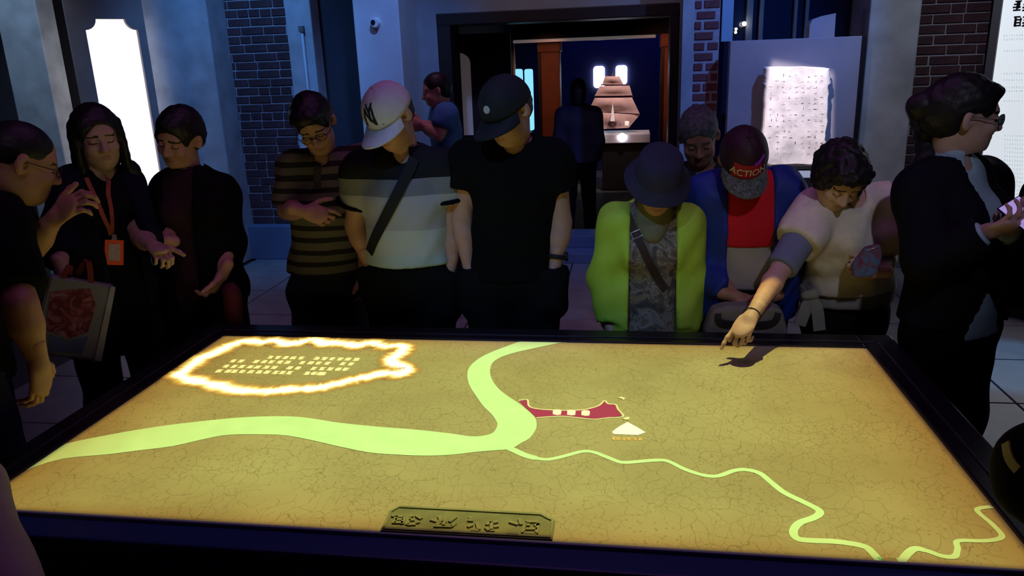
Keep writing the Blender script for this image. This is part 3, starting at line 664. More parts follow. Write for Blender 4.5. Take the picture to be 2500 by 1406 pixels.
for cx, cy in ((1045, 832), (1185, 836), (1325, 840)):
    decal('map_building', z2([(cx-42, cy+20), (cx-40, cy-18), (cx-15, cy-26), (cx+28, cy-24), (cx+42, cy-12), (cx+36, cy+24), (cx, cy+28)]), M_GLOW, TZ+0.0012)
decal('map_roof_icon', z2([(1735, 930), (1830, 980), (1912, 1030), (1835, 1056), (1600, 1046), (1583, 1026), (1650, 975)]), mat('map_roof', (0.97, 0.95, 0.85), 0.6, emit=0.5, emit_color=(1, 0.97, 0.7)), TZ+0.0012)
for pl in ([(1635, 688), (1675, 680), (1712, 692), (1700, 715), (1680, 702)], [(1685, 895), (1720, 880), (1755, 878), (1752, 905), (1715, 908)]):
    decal('map_ornament', z2(pl), M_CREAM, TZ+0.0012)
def ground_glyphs(name, spots, w, h, mt, z, n=7, seed=3, t=0.15):
    rnd = random.Random(seed)
    for (px, py) in spots:
        c = g(px, py); V = []; Fc = []
        for s_ in range(n):
            if s_ % 2 == 0: hx, hy = w*rnd.uniform(.34, .5), h*t*0.5; ax, ay = rnd.uniform(-.06, .06)*w, ((s_/max(1, n-1))-.5)*h*0.85
            else: hx, hy = w*t*0.5, h*rnd.uniform(.25, .45); ax, ay = rnd.uniform(-.36, .36)*w, rnd.uniform(-.12, .12)*h
            q = len(V)
            for dx_, dy_ in ((-hx, -hy), (hx, -hy), (hx, hy), (-hx, hy)): V.append((c[0]+ax+dx_, c[1]+ay+dy_, z))
            Fc.append((q, q+1, q+2, q+3))
        put(name, from_data(name, V, Fc), mt, table)
ground_glyphs('place_name_character', [(x, 1071+(x-1500)*0.022) for x in (1499, 1510, 1524, 1536, 1548, 1564)], 0.013, 0.016, mat('map_orange_text', (0.9, 0.62, 0.25), 0.6, emit=0.25, emit_color=(1, .6, .15)), TZ+0.0012, 5)
rows = [((660, 872.5), [0, 18.5, 37, 56, 76, 113, 132, 151, 171, 189, 210]),
        ((569, 881.5), [0, 19, 56, 76, 94, 114, 133, 169, 190, 209, 230, 268, 288]),
        ((551, 894.5), [0, 21, 39, 60, 78, 99, 118, 156, 176, 215, 236, 255, 275, 293]),
        ((535, 906), [0, 22, 38, 57, 77, 98, 117, 138, 155, 172, 215, 232, 247, 254])]
spots = [(x0+dx, y0+dx*0.026) for (x0, y0), dxs in rows for dx in dxs]
ground_glyphs('caption_character', spots, 0.021, 0.026, mat('caption_yellow', (0.95, 0.92, 0.6), 0.6, emit=0.5, emit_color=(1.0, 0.93, 0.38)), TZ+0.0012, 7, 8, 0.17)
# burning border round the caption: glowing band whose edge frays to orange
def fire_material():
    mt = bpy.data.materials.new('fire_glow'); mt.use_nodes = True; nt = mt.node_tree; N = nt.nodes; L = nt.links
    for n in list(N): N.remove(n)
    out_ = N.new('ShaderNodeOutputMaterial'); ms = N.new('ShaderNodeMixShader'); tr = N.new('ShaderNodeBsdfTransparent'); em = N.new('ShaderNodeEmission')
    uv = N.new('ShaderNodeUVMap'); s = N.new('ShaderNodeSeparateXYZ'); L.new(uv.outputs[0], s.inputs[0])
    tc = N.new('ShaderNodeTexCoord'); no = N.new('ShaderNodeTexNoise'); no.inputs['Scale'].default_value = 14; no.inputs['Detail'].default_value = 4; L.new(tc.outputs['Object'], no.inputs['Vector'])
    def mth(op, a, b=None, c=None):
        n = N.new('ShaderNodeMath'); n.operation = op
        for i, v in enumerate((a, b, c)):
            if v is None: continue
            if isinstance(v, (int, float)): n.inputs[i].default_value = v
            else: L.new(v, n.inputs[i])
        return n.outputs[0]
    d = mth('MULTIPLY', mth('ABSOLUTE', mth('SUBTRACT', s.outputs[1], 0.5)), 2.0)
    d2 = mth('ADD', d, mth('MULTIPLY', mth('SUBTRACT', no.outputs['Fac'], 0.5), 0.75))
    cr = N.new('ShaderNodeValToRGB'); L.new(d2, cr.inputs[0]); e = cr.color_ramp.elements
    e[0].position = 0.10; e[0].color = (2.2, 2.0, 1.3, 1); e[1].position = 0.85; e[1].color = (0.55, 0.22, 0.02, 1)
    q = e.new(0.34); q.color = (1.6, 1.25, 0.42, 1); q = e.new(0.50); q.color = (1.0, 0.62, 0.12, 1)
    L.new(cr.outputs[0], em.inputs[0]); em.inputs[1].default_value = 1.0
    al = N.new('ShaderNodeMapRange'); al.interpolation_type = 'SMOOTHSTEP'; L.new(mth('MAXIMUM', d2, mth('SUBTRACT', mth('MULTIPLY', d, 1.6), 0.6)), al.inputs[0]); al.inputs[1].default_value = 0.30; al.inputs[2].default_value = 0.98; al.inputs[3].default_value = 1.0; al.inputs[4].default_value = 0.0
    L.new(al.outputs[0], ms.inputs[0]); L.new(tr.outputs[0], ms.inputs[1]); L.new(em.outputs[0], ms.inputs[2]); L.new(ms.outputs[0], out_.inputs[0])
    return mt
ring = [(596, 833), (641, 837), (669, 831), (694, 840), (730, 837), (764, 830), (792, 838), (834, 839), (876, 844), (904, 838), (940, 846), (980, 846), (976, 862), (955, 878), (962, 890), (984, 895), (991, 906), (975, 914), (946, 911), (904, 919), (862, 927), (820, 938), (778, 947), (708, 951), (666, 956), (610, 954), (568, 953), (540, 944), (506, 936), (470, 929), (444, 921), (436, 915), (453, 904), (476, 887), (492, 875), (526, 861), (557, 847)]
strip('map_fire_border', ring, 0.128, fire_material(), TZ+0.0016, True, 0.12, 5)
# carved plaque on the near edge
pq = empty('name_plaque', tuple(g(1140, 1280))); tag(pq, 'olive carved plaque with four upside-down characters on the near table edge', 'plaque')
M_PLQ = mat('plaque_olive', (0.185, 0.205, 0.115), 0.55, 0.2, 18, 0.2); M_PLQ2 = mat('plaque_stroke', (0.235, 0.26, 0.15), 0.5, 0.2, 18)
def zp(pl): return [(900+x/5.208, 1220+y/5.208) for x, y in pl]
def gq(pl, z): return [tuple(float(c) for c in WZ(x, y, z)[:2]) for x, y in zp(pl)]
ZQ = TZ+0.006
plate = gq([(150, 385), (200, 285), (255, 150), (380, 82), (1270, 128), (2215, 180), (2330, 245), (2370, 262), (2335, 500)], ZQ)
prism('plate', plate, 0.006, ((0, 0, TZ), (1, 0, 0), (0, 1, 0), (0, 0, 1)), M_PLQ, pq)
cx_, cy_ = sum(p[0] for p in plate)/len(plate), sum(p[1] for p in plate)/len(plate)
rim = [np.array([cx_+(p[0]-cx_)*0.975, cy_+(p[1]-cy_)*0.90, ZQ]) for p in plate]; rim.append(rim[0])
put('rim', ribbon_me('rim', rim, [(0, 0, 1)], 0.007, 0.003), M_PLQ2, pq)
strokes = [[(350, 225), (450, 225)], [(340, 262), (440, 262)], [(330, 300), (440, 302)], [(355, 220), (318, 312)], [(458, 225), (430, 320)], [(295, 212), (350, 222)], [(520, 222), (572, 215)], [(488, 330), (522, 240)], [(515, 272), (585, 266)], [(495, 328), (600, 322)], [(605, 210), (672, 255)], [(650, 292), (600, 302)],
 [(790, 262), (890, 292)], [(898, 215), (922, 290)], [(975, 232), (970, 300)], [(1028, 292), (1112, 232)], [(830, 345), (1060, 352)], [(960, 300), (950, 350)], [(1058, 352), (1102, 312)], [(850, 330), (920, 302)],
 [(1258, 272), (1332, 276)], [(1290, 222), (1300, 262)], [(1258, 356), (1322, 332)], [(1300, 396), (1402, 402)], [(1378, 302), (1402, 392)], [(1500, 332), (1552, 292)], [(1490, 362), (1532, 402)], [(1578, 302), (1645, 290)], [(1590, 357), (1652, 346)], [(1540, 402), (1605, 402)], [(1562, 292), (1562, 400)],
 [(1790, 290), (1902, 326)], [(1918, 252), (1942, 330)], [(1990, 292), (2152, 292)], [(2000, 332), (2052, 332)], [(2108, 342), (2172, 322)], [(1990, 382), (2142, 382)], [(1968, 432), (2132, 442)], [(1990, 292), (1960, 432)], [(2160, 302), (2132, 442)], [(1760, 438), (1900, 442)]]
groups_ = [strokes[:12], strokes[12:20], strokes[20:31], strokes[31:]]
for gr in groups_:
    V = []; Fc = []
    for s_ in gr:
        P = [np.array([*p, ZQ]) for p in gq(s_, ZQ)]; me = ribbon_me('s', P, [(0, 0, 1)], 0.008, 0.004); q = len(V)
        V += [tuple(v.co) for v in me.vertices]; Fc += [tuple(i+q for i in p.vertices) for p in me.polygons]; bpy.data.meshes.remove(me)
    put('character', from_data('character', V, Fc), M_PLQ2, pq)

# ================================================================ PEOPLE: implicit-surface toolkit
def cone(a, b, ra, rb, k=0.03, sq=None, clip=None):
    """tapered capsule; sq=(axis, factor) squashes it along axis; clip=[(point, normal)] keeps the side behind the normal"""
    return ('cone', np.array(a, float), np.array(b, float), float(ra), float(rb), k, sq, clip)
def ell(c, R, rad, k=0.02, clip=None):
    """ellipsoid; R = 3x3 rows of local axes"""
    return ('ell', np.array(c, float), np.array(R, float), np.array(rad, float), k, clip)
def _bbox(op, grow):
    if op[0] == 'cone':
        r = max(op[3], op[4])+grow; return np.minimum(op[1], op[2])-r, np.maximum(op[1], op[2])+r
    r = np.max(op[3])+grow; return op[1]-r, op[1]+r
def _dist(op, X, Y, Z, inf):
    if op[0] == 'cone':
        _, a, b, ra, rb, k, sq, clip = op
        x, y, z = X-a[0], Y-a[1], Z-a[2]; d = b-a
        if sq is not None:
            ax, f = np.array(sq[0], float), 1.0/sq[1]-1.0
            dt = x*ax[0]+y*ax[1]+z*ax[2]; x, y, z = x+ax[0]*f*dt, y+ax[1]*f*dt, z+ax[2]*f*dt
            d = d+ax*f*np.dot(d, ax)
        L2 = float(np.dot(d, d))+1e-12
        t = np.clip((x*d[0]+y*d[1]+z*d[2])/L2, 0, 1)
        D = np.sqrt((x-t*d[0])**2+(y-t*d[1])**2+(z-t*d[2])**2)-(ra+(rb-ra)*t)-inf
        cl = clip
    else:
        _, c, R, rad, k, cl = op
        x, y, z = X-c[0], Y-c[1], Z-c[2]; rr = rad+inf
        lx, ly, lz = (x*R[i][0]+y*R[i][1]+z*R[i][2] for i in range(3))
        lx, ly, lz = lx/rr[0], ly/rr[1], lz/rr[2]
        k0 = np.sqrt(lx*lx+ly*ly+lz*lz); k1 = np.sqrt((lx/rr[0])**2+(ly/rr[1])**2+(lz/rr[2])**2)+1e-9
        D = k0*(k0-1)/k1
    if cl:
        for p0, n in cl: D = np.maximum(D, (X-p0[0])*n[0]+(Y-p0[1])*n[1]+(Z-p0[2])*n[2])
    return D
def _k(op): return op[5] if op[0] == 'cone' else op[4]
def sdf_mesh(ops, h, inf=0.0, cuts=(), subs=(), fold=0.0, cutfn=None, fold_scale=1.0, post=(), bounds=None):
    lo = np.min([_bbox(o, inf+0.02)[0] for o in ops], axis=0); hi = np.max([_bbox(o, inf+0.02)[1] for o in ops], axis=0)
    if bounds is not None: lo = np.maximum(lo, bounds[0]); hi = np.minimum(hi, bounds[1])
    n = np.maximum(((hi-lo)/h).astype(int)+2, 4)
    gx, gy, gz = (np.float32(lo[i])+np.arange(n[i], dtype=np.float32)*np.float32(h) for i in range(3))
    Fd = np.full(tuple(n), 0.2, np.float32)
    def region(op, grow):
        a, b = _bbox(op, grow); i0 = np.clip(((a-lo)/h).astype(int), 0, n); i1 = np.clip(((b-lo)/h).astype(int)+2, 0, n)
        return tuple(slice(int(i0[i]), int(i1[i])) for i in range(3))
    def pts(s): return gx[s[0]][:, None, None], gy[s[1]][None, :, None], gz[s[2]][None, None, :]
    for op in ops:
        s = region(op, inf+_k(op)+0.015)
        if any(q.stop <= q.start for q in s): continue
        D = _dist(op, *pts(s), inf).astype(np.float32); k = _k(op); A = Fd[s]
        hh = np.maximum(k-np.abs(A-D), 0)/max(k, 1e-6); Fd[s] = np.minimum(A, D)-hh*hh*k*0.25
    for op in subs:
        s = region(op, 0.03)
        if any(q.stop <= q.start for q in s): continue
        D = -_dist(op, *pts(s), 0.0).astype(np.float32); k = _k(op); A = Fd[s]
        hh = np.maximum(k-np.abs(A-D), 0)/max(k, 1e-6); Fd[s] = np.maximum(A, D)+hh*hh*k*0.25
    for op in post:
        s = region(op, _k(op)+0.01)
        if any(q.stop <= q.start for q in s): continue
        D = _dist(op, *pts(s), 0.0).astype(np.float32); k = _k(op); A = Fd[s]
        hh = np.maximum(k-np.abs(A-D), 0)/max(k, 1e-6); Fd[s] = np.minimum(A, D)-hh*hh*k*0.25
    X, Y, Z = gx[:, None, None], gy[None, :, None], gz[None, None, :]
    if fold > 0:
        q = fold_scale
        Fd += fold*(np.sin(X*31*q+Z*17*q+2*np.sin(Y*23*q))*0.5+np.sin(Z*41*q-X*22*q+np.sin(Y*30*q+X*12*q)*1.6)*0.5).astype(np.float32)
    for p0, nn in cuts: Fd = np.maximum(Fd, ((X-p0[0])*nn[0]+(Y-p0[1])*nn[1]+(Z-p0[2])*nn[2]).astype(np.float32))
    if cutfn is not None:
        Fd = np.maximum(Fd, cutfn(X, Y, Z).astype(np.float32))
    Fd[0], Fd[-1], Fd[:, 0], Fd[:, -1], Fd[:, :, 0], Fd[:, :, -1] = (np.maximum(Fd[0], .01), np.maximum(Fd[-1], .01), np.maximum(Fd[:, 0], .01), np.maximum(Fd[:, -1], .01), np.maximum(Fd[:, :, 0], .01), np.maximum(Fd[:, :, -1], .01))
    return surface_nets(Fd, lo, h)
def surface_nets(Fd, lo, h):
    ins = Fd < 0; nx, ny, nz = Fd.shape
    c = np.zeros((nx-1, ny-1, nz-1), np.int8)
    for i in (0, 1):
        for j in (0, 1):
            for k in (0, 1): c += ins[i:nx-1+i, j:ny-1+j, k:nz-1+k]
    act = np.argwhere((c > 0) & (c < 8))
    if len(act) == 0: return np.zeros((0, 3)), np.zeros((0, 4), int)
    idx = np.full(c.shape, -1, np.int32); idx[act[:, 0], act[:, 1], act[:, 2]] = np.arange(len(act))
    acc = np.zeros((len(act), 3)); cnt = np.zeros(len(act))
    I, J, K = act[:, 0], act[:, 1], act[:, 2]
    cor = {(i, j, k): Fd[I+i, J+j, K+k].astype(float) for i in (0, 1) for j in (0, 1) for k in (0, 1)}
    for a in cor:
        for ax in range(3):
            if a[ax] == 1: continue
            b = list(a); b[ax] = 1; b = tuple(b); fa, fb = cor[a], cor[b]; mk = (fa < 0) != (fb < 0)
            t = np.where(mk, fa/np.where(mk, fa-fb, 1), 0)
            p = np.array(a, float)[None, :].repeat(len(act), 0); p[:, ax] += t
            acc[mk] += p[mk]; cnt[mk] += 1
    V = lo+h*(act+acc/cnt[:, None])
    Q = []
    for ax in range(3):
        s0 = [slice(None)]*3; s1 = [slice(None)]*3; s0[ax] = slice(0, -1); s1[ax] = slice(1, None)
        A, B = ins[tuple(s0)], ins[tuple(s1)]; e = np.argwhere(A != B)
        o1, o2 = (ax+1) % 3, (ax+2) % 3
        e = e[(e[:, o1] > 0) & (e[:, o2] > 0) & (e[:, o1] < Fd.shape[o1]-1) & (e[:, o2] < Fd.shape[o2]-1)]
        def cell(d1, d2):
            q = e.copy(); q[:, o1] -= d1; q[:, o2] -= d2; return idx[q[:, 0], q[:, 1], q[:, 2]]
        q4 = np.stack([cell(1, 1), cell(0, 1), cell(0, 0), cell(1, 0)], 1)
        fl = ~A[e[:, 0], e[:, 1], e[:, 2]]; q4[fl] = q4[fl][:, ::-1]; Q.append(q4)
    return V, np.concatenate(Q)
def relax(V, Q, it=1, lam=0.5):
    for _ in range(it):
        S = np.zeros_like(V); C = np.zeros(len(V))
        for a in range(4):
            np.add.at(S, Q[:, a], V[Q[:, (a+1) % 4]]); np.add.at(C, Q[:, a], 1); np.add.at(S, Q[:, a], V[Q[:, (a+3) % 4]]); np.add.at(C, Q[:, a], 1)
        V = V*(1-lam)+lam*S/np.maximum(C, 1)[:, None]
    return V
def quad_mesh(name, blocks, mids=None):
    Vs = []; Qs = []; off = 0
    for V, Q in blocks: Vs.append(V); Qs.append(Q+off); off += len(V)
    V = np.concatenate(Vs).astype(np.float32); Q = np.concatenate(Qs).astype(np.int32)
    me = bpy.data.meshes.new(name); me.vertices.add(len(V)); me.vertices.foreach_set('co', V.ravel())
    me.loops.add(Q.size); me.loops.foreach_set('vertex_index', Q.ravel()); me.polygons.add(len(Q))
    me.polygons.foreach_set('loop_start', np.arange(0, Q.size, 4, dtype=np.int32)); me.polygons.foreach_set('loop_total', np.full(len(Q), 4, np.int32))
    me.polygons.foreach_set('use_smooth', np.ones(len(Q), bool))
    if mids is not None: me.polygons.foreach_set('material_index', mids(V[Q].mean(1)).astype(np.int32))
    me.update(calc_edges=True); me.validate(); return me

UP = np.array([0.0, 0, 1])
def rot(v, ax, a):
    v, ax = np.array(v, float), nrm(ax); return v*math.cos(a)+np.cross(ax, v)*math.sin(a)+ax*np.dot(ax, v)*(1-math.cos(a))
def head_axes(fwd, yaw=0, pitch=0, roll=0):
    """yaw>0 turns to the person's left (B side), pitch>0 looks down, roll>0 tips the crown to B; degrees"""
    f = nrm(fwd); u = UP.copy(); x = np.cross(u, f)
    f = rot(f, u, math.radians(yaw)); x = np.cross(u, f)
    f, u = rot(f, x, math.radians(pitch)), rot(u, x, math.radians(pitch))
    x, u = rot(x, f, math.radians(roll)), rot(u, f, math.radians(roll))
    return np.array([x, f, u])

SKIN = {}
def skin_set(key, c):
    if key not in SKIN:
        SKIN[key] = (mat('skin_'+key, c, 0.55, 0.08, 30, 0.05, spec=0.3), mat('lips_'+key, (c[0]*0.82, c[1]*0.66, c[2]*0.66), 0.5))
    return SKIN[key]
M_EYE = mat('eye_dark', (0.015, 0.012, 0.012), 0.3); M_HAIR = mat('hair_black', (0.010, 0.009, 0.010), 0.5, 0.3, 40, 0.4, spec=0.3)
M_HAIRG = mat('hair_grey', (0.075, 0.085, 0.095), 0.6, 0.4, 60, 0.5); M_SHOE = mat('shoe_black', (0.012, 0.012, 0.013), 0.5)
M_FRAME = mat('spectacle_frame', (0.012, 0.010, 0.010), 0.35); M_LENS = mat('spectacle_lens', (0.5, 0.6, 0.65), 0.05, spec=0.6)

class Person:
    def __init__(s, label, J, head=(0, 30, 0), size=1.0, skin='mid', hair=M_HAIR, hips=None, heavy=1.0, female=False, far=False, group=None):
        s.J = {k: np.array(v, float) for k, v in J.items()}; s.sz = size; s.hv = heavy; s.fem = female; s.far = far
        J = s.J; s.lat = nrm((J['shB']-J['shA'])*[1, 1, 0]); s.fwd = np.cross(s.lat, UP)
        s.H = head_axes(s.fwd, *head); s.hc = J['head']
        s.hair_m = hair; s.skin = skin_set(*skin) if isinstance(skin, tuple) else SKIN[skin]
        J.setdefault('hip', np.array([J['neck'][0], J['neck'][1]+0.02, 0.92*size]))
        hp = J['hip']; hw = 0.088*size
        for sd, sg in (('A', -1), ('B', 1)):
            J.setdefault('hp'+sd, hp+s.lat*sg*hw-UP*0.04)
            J.setdefault('an'+sd, np.array([hp[0], hp[1], 0])+s.lat*sg*0.12*size+UP*0.085-s.fwd*0.02)
            J.setdefault('kn'+sd, (J['hp'+sd]+J['an'+sd])/2+s.fwd*0.035+UP*0.0)
        base = (J['anA']+J['anB'])/2; s.root = empty('person', (float(base[0]), float(base[1]), 0.0)); tag(s.root, label, 'person', group)
        s.chest = J['neck']*0.70+J['hip']*0.30
        s.hands = []; s.hair_ops = None
    def hl(s, x, y, z): return s.hc+s.H[0]*x*s.sz+s.H[1]*y*s.sz+s.H[2]*z*s.sz
    # --- body pieces
    def torso_ops(s, hem=None, shrink=1.0):
        J, z, hv = s.J, s.sz*shrink, s.hv; sq = (s.fwd, 0.70*hv if hv > 1 else 0.70)
        nk, ch, hp = J['neck'], s.chest, J['hip']; wa = ch*0.45+hp*0.55
        f = 0.93 if s.fem else 1.0
        clip = [(hem, -UP)] if hem is not None else None
        ops = [cone(nk-(nk-ch)*0.35, ch, 0.120*z*f, 0.150*z*f*hv, 0.05, sq), cone(ch, wa, 0.150*z*f*hv, 0.140*z*f*hv, 0.05, sq), cone(wa, hp, 0.142*z*f*hv, 0.155*z*hv, 0.05, sq),
               cone(J['hpA'], J['hpB'], 0.095*z*hv, 0.095*z*hv, 0.05)]
        for sd in 'AB':
            sh = J['sh'+sd]; ops.append(cone(sh, nk+(sh-nk)*0.15-UP*0.01, 0.060*z, 0.056*z, 0.04)); ops.append(cone(sh, ch+(sh-ch)*0.55, 0.060*z, 0.085*z*f, 0.05, (s.fwd, 0.8)))
        if s.fem:
            for sg in (-1, 1): ops.append(ell(ch+s.lat*sg*0.07*z+s.fwd*0.085*z-UP*0.0, np.array([s.lat, s.fwd, UP]), (0.06*z, 0.05*z, 0.06*z), 0.05))
        return ops
    def arm_ops(s, sd, to='wrist', ku=1.0):
        J, z = s.J, s.sz; g_ = (0.9 if s.fem else 1.0)*ku; sh, el, wr = J['sh'+sd], J['el'+sd], J['wr'+sd]
        return [cone(sh, el, 0.056*z*g_, 0.043*z*g_, 0.03), cone(el, el+(wr-el)*0.35, 0.043*z*g_, 0.042*z*g_, 0.02), cone(el+(wr-el)*0.35, wr, 0.042*z*g_, 0.027*z*g_, 0.02)]
    def sleeve_ops(s, sd, frac=0.55, r0=0.066, r1=0.060, full=False):
        """short sleeve to a fraction of the upper arm, or the full arm"""
        J, z = s.J, s.sz; sh, el, wr = J['sh'+sd], J['el'+sd], J['wr'+sd]
        if not full:
            p = sh+(el-sh)*frac; d = nrm(el-sh); return [cone(sh, el, r0*z, r1*z, 0.03, None, [(p, d)])]
        p = el+(wr-el)*frac; d = nrm(wr-el)
        return [cone(sh, el, r0*z, r1*z, 0.03), cone(el, wr, r1*z, r1*0.72*z, 0.02, None, [(p, d)])]
    def leg_ops(s, r=1.0, cuff=1.0):
        J, z = s.J, s.sz; ops = []
        for sd in 'AB':
            ops += [cone(J['hp'+sd], J['kn'+sd], 0.088*z*r, 0.066*z*r, 0.03), cone(J['kn'+sd], J['an'+sd]-UP*0.02, 0.066*z*r, 0.056*z*r*cuff, 0.03)]
        return ops
    def head_ops(s):
        H, z = s.H, s.sz; L = s.hl
        jw = 0.94 if s.fem else 1.0
        E = lambda c, r, k=0.02, R=None: ell(L(*c), H if R is None else R, np.array(r)*z, k)
        ops = [E((0, -0.012, 0.032), (0.076, 0.096, 0.088), 0.02), E((0, 0.022, -0.04), (0.062*jw, 0.068, 0.078), 0.03), E((0, 0.055, -0.088), (0.030*jw, 0.030, 0.026), 0.03),
               E((0, 0.030, -0.060), (0.055*jw, 0.045, 0.045), 0.03),
               cone(L(-0.034, 0.070, 0.026), L(0.034, 0.070, 0.026), 0.014*z, 0.014*z, 0.02),
               E((-0.036, 0.066, -0.026), (0.024, 0.020, 0.020), 0.02), E((0.036, 0.066, -0.026), (0.024, 0.020, 0.020), 0.02),
               cone(L(0, 0.086, 0.012), L(0, 0.106, -0.026), 0.008*z, 0.0125*z, 0.014), E((-0.012, 0.094, -0.030), (0.009, 0.010, 0.008), 0.008), E((0.012, 0.094, -0.030), (0.009, 0.010, 0.008), 0.008),
               cone(L(-0.006, -0.03, -0.06), s.J['neck']-UP*0.015, 0.052*z*jw, 0.060*z*jw, 0.03)]
        for sg in (-1, 1):
            ops.append(ell(L(sg*0.080, -0.012, -0.004), np.array([nrm(H[0]+H[1]*sg*0.5), nrm(H[1]-H[0]*sg*0.5), H[2]]), np.array((0.010, 0.020, 0.032))*z, 0.008))
        subs = [E((-0.031, 0.098, 0.006), (0.018, 0.018, 0.013), 0.012), E((0.031, 0.098, 0.006), (0.018, 0.018, 0.013), 0.012), E((-0.079, 0.000, -0.002), (0.012, 0.009, 0.014), 0.005), E((0.079, 0.000, -0.002), (0.012, 0.009, 0.014), 0.005)]
        post = [E((-0.031, 0.077, 0.004), (0.014, 0.014, 0.012), 0.004), E((0.031, 0.077, 0.004), (0.014, 0.014, 0.012), 0.004),
                E((0, 0.083, -0.056), (0.022, 0.012, 0.0055), 0.004), E((0, 0.081, -0.066), (0.019, 0.012, 0.0065), 0.004)]
        return ops, subs, post
    def hand_ops(s, w, d, pn, ts, curls=(20, 25, 15), spread=1.0, index=None, thumb=(0.55, 0.75, 0.25), scale=1.0, per=None):
        """w wrist, d direction to the fingers, pn palm side normal, ts thumb side; curls in degrees per joint"""
        z = s.sz*scale*(0.93 if s.fem else 1.0); d = nrm(d); pn = nrm(np.array(pn)-d*np.dot(pn, d)); ts = nrm(np.array(ts)-d*np.dot(ts, d)-pn*np.dot(ts, pn))
        w = np.array(w, float); R = np.array([ts, d, pn])
        ops = [cone(w-d*0.05*z, w+d*0.01*z, 0.027*z, 0.026*z, 0.015), ell(w+d*0.052*z, R, (0.040*z, 0.054*z, 0.0165*z), 0.02), ell(w+d*0.04*z+ts*0.022*z+pn*0.008*z, R, (0.018*z, 0.032*z, 0.015*z), 0.015)]
        fingers = [(0.030, 0.083, (0.043, 0.026, 0.021), 0.0088), (0.0095, 0.090, (0.047, 0.029, 0.022), 0.0090), (-0.011, 0.086, (0.043, 0.027, 0.021), 0.0086), (-0.030, 0.074, (0.034, 0.021, 0.019), 0.0076)]
        for fi, (off, bs, ln, r) in enumerate(fingers):
            cu = per[fi] if per else (index if (fi == 0 and index is not None) else curls)
            p = w+d*bs*z*0.93+ts*off*z; dv = nrm(d+ts*off*1.6*spread); side = np.cross(dv, pn)
            q0 = p-dv*0.02*z; ang = 0
            for k in range(3):
                ang += math.radians(cu[k]); dd = nrm(dv*math.cos(ang)+pn*math.sin(ang)); q = p+dd*ln[k]*z
                ops.append(cone(p if k else q0, q, r*z*(1-0.08*k), r*z*(0.93-0.1*k), 0.006)); p = q
        p = w+d*0.022*z+ts*0.028*z+pn*0.004*z; dv = nrm(d*thumb[0]+ts*thumb[1]+pn*thumb[2])
        for k, (ln, r) in enumerate(((0.042, 0.0125), (0.031, 0.0105), (0.025, 0.0095))):
            q = p+dv*ln*z; ops.append(cone(p, q, r*z, r*z*0.9, 0.008)); p = q; dv = nrm(dv+d*0.25+pn*0.15-ts*0.12)
        s.hands.append((ops, w.copy(), d.copy()))
    # --- build
    def body(s):
        J, z = s.J, s.sz; blocks = []
        hB, hF, hH = (0.02, 0.010, 0.008) if s.far else (0.013, 0.0045, 0.0036)
        hd, subs, post = s.head_ops(); nk = J['neck']; ax = nrm(s.hl(0, -0.03, -0.06)-nk); cut = nk+ax*0.045*z
        co = s.torso_ops(shrink=0.90)
        for sd in 'AB': co += s.arm_ops(sd)
        nko = [o for o in hd if o[0] == 'cone'][-1]; co.append(nko[:7]+([(cut+ax*0.012, ax)],))
        V, Q = sdf_mesh(co, hB); V = relax(V, Q, 1, 0.4); blocks.append((V, Q))
        V, Q = sdf_mesh(hd, hF, cuts=[(cut, -ax)], subs=subs, post=post); V = relax(V, Q, 1, 0.3); blocks.append((V, Q))
        for ops, w, d in s.hands:
            blocks.append(sdf_mesh(ops, hH))
        c, H, zz = s.hc, s.H, s.sz
        def mids(P):
            q = (P-c)/zz; x, y, w_ = q@H[0], q@H[1], q@H[2]; out = np.zeros(len(P), int)
            out[((x/0.022)**2+((w_+0.0612)/0.0095)**2 < 1) & (y > 0.07)] = 1
            ex = np.abs(np.abs(x)-0.031); out[(ex < 0.0145) & (w_ > -0.0045-0.0) & (w_ < 0.0015) & (y > 0.07)] = 2
            out[(np.abs(x) > 0.012) & (np.abs(x) < 0.052) & (w_ > 0.024-np.abs(x)*0.1) & (w_ < 0.032-np.abs(x)*0.1) & (y > 0.06)] = 3
            return out
        me = quad_mesh('body', blocks, mids); s.body_o = put('body', me, [s.skin[0], s.skin[1], M_EYE, s.hair_m], s.root); return s.body_o
    def cloth(s, name, ops, mt, inf=0.0, h=0.011, fold=0.003, parent=None, rl=1, **kw):
        if s.far: h = max(h, 0.02)
        V, Q = sdf_mesh(ops, h, inf, fold=fold, **kw); V = relax(V, Q, rl, 0.4); return put(name, quad_mesh(name, [(V, Q)]), mt, parent or s.root)
    def neck_hole(s, r=0.062, v=0.05, w=None):
        """opening of a collar: around the neck and down the front by v"""
        J, z = s.J, s.sz; nk = J['neck']; ax = nrm(s.hl(0, -0.03, -0.06)-nk)
        subs = [cone(nk+ax*0.005, nk+ax*0.3, r*z, r*z*1.15, 0.01)]
        if v > 0: subs.append(cone(nk+s.fwd*0.10*z+ax*0.03, nk+s.fwd*0.155*z-UP*v*z, r*z*0.85, 0.012*z, 0.01))
        return subs
    def top(s, name, mt, hem, sleeves, inf=0.012, neck=(0.060, 0.05), fold=0.0035, h=0.011, extra=(), lower=None):
        """shirt: torso + sleeves; hem height in metres; sleeves = dict side->(frac, r0, r1, full)"""
        ops = s.torso_ops(); 
        hp = s.J['hip']
        if lower is not None: ops.append(cone(hp, hp-UP*(hp[2]-hem), lower[0]*s.sz, lower[1]*s.sz, 0.04, (s.fwd, 0.74)))
        sl = []
        for sd, a in sleeves.items(): sl += s.sleeve_ops(sd, *a)
        return s.cloth(name, ops+sl+list(extra), mt, inf, h, fold, cuts=[((0, 0, hem), -UP)], subs=s.neck_hole(*neck) if neck else ())
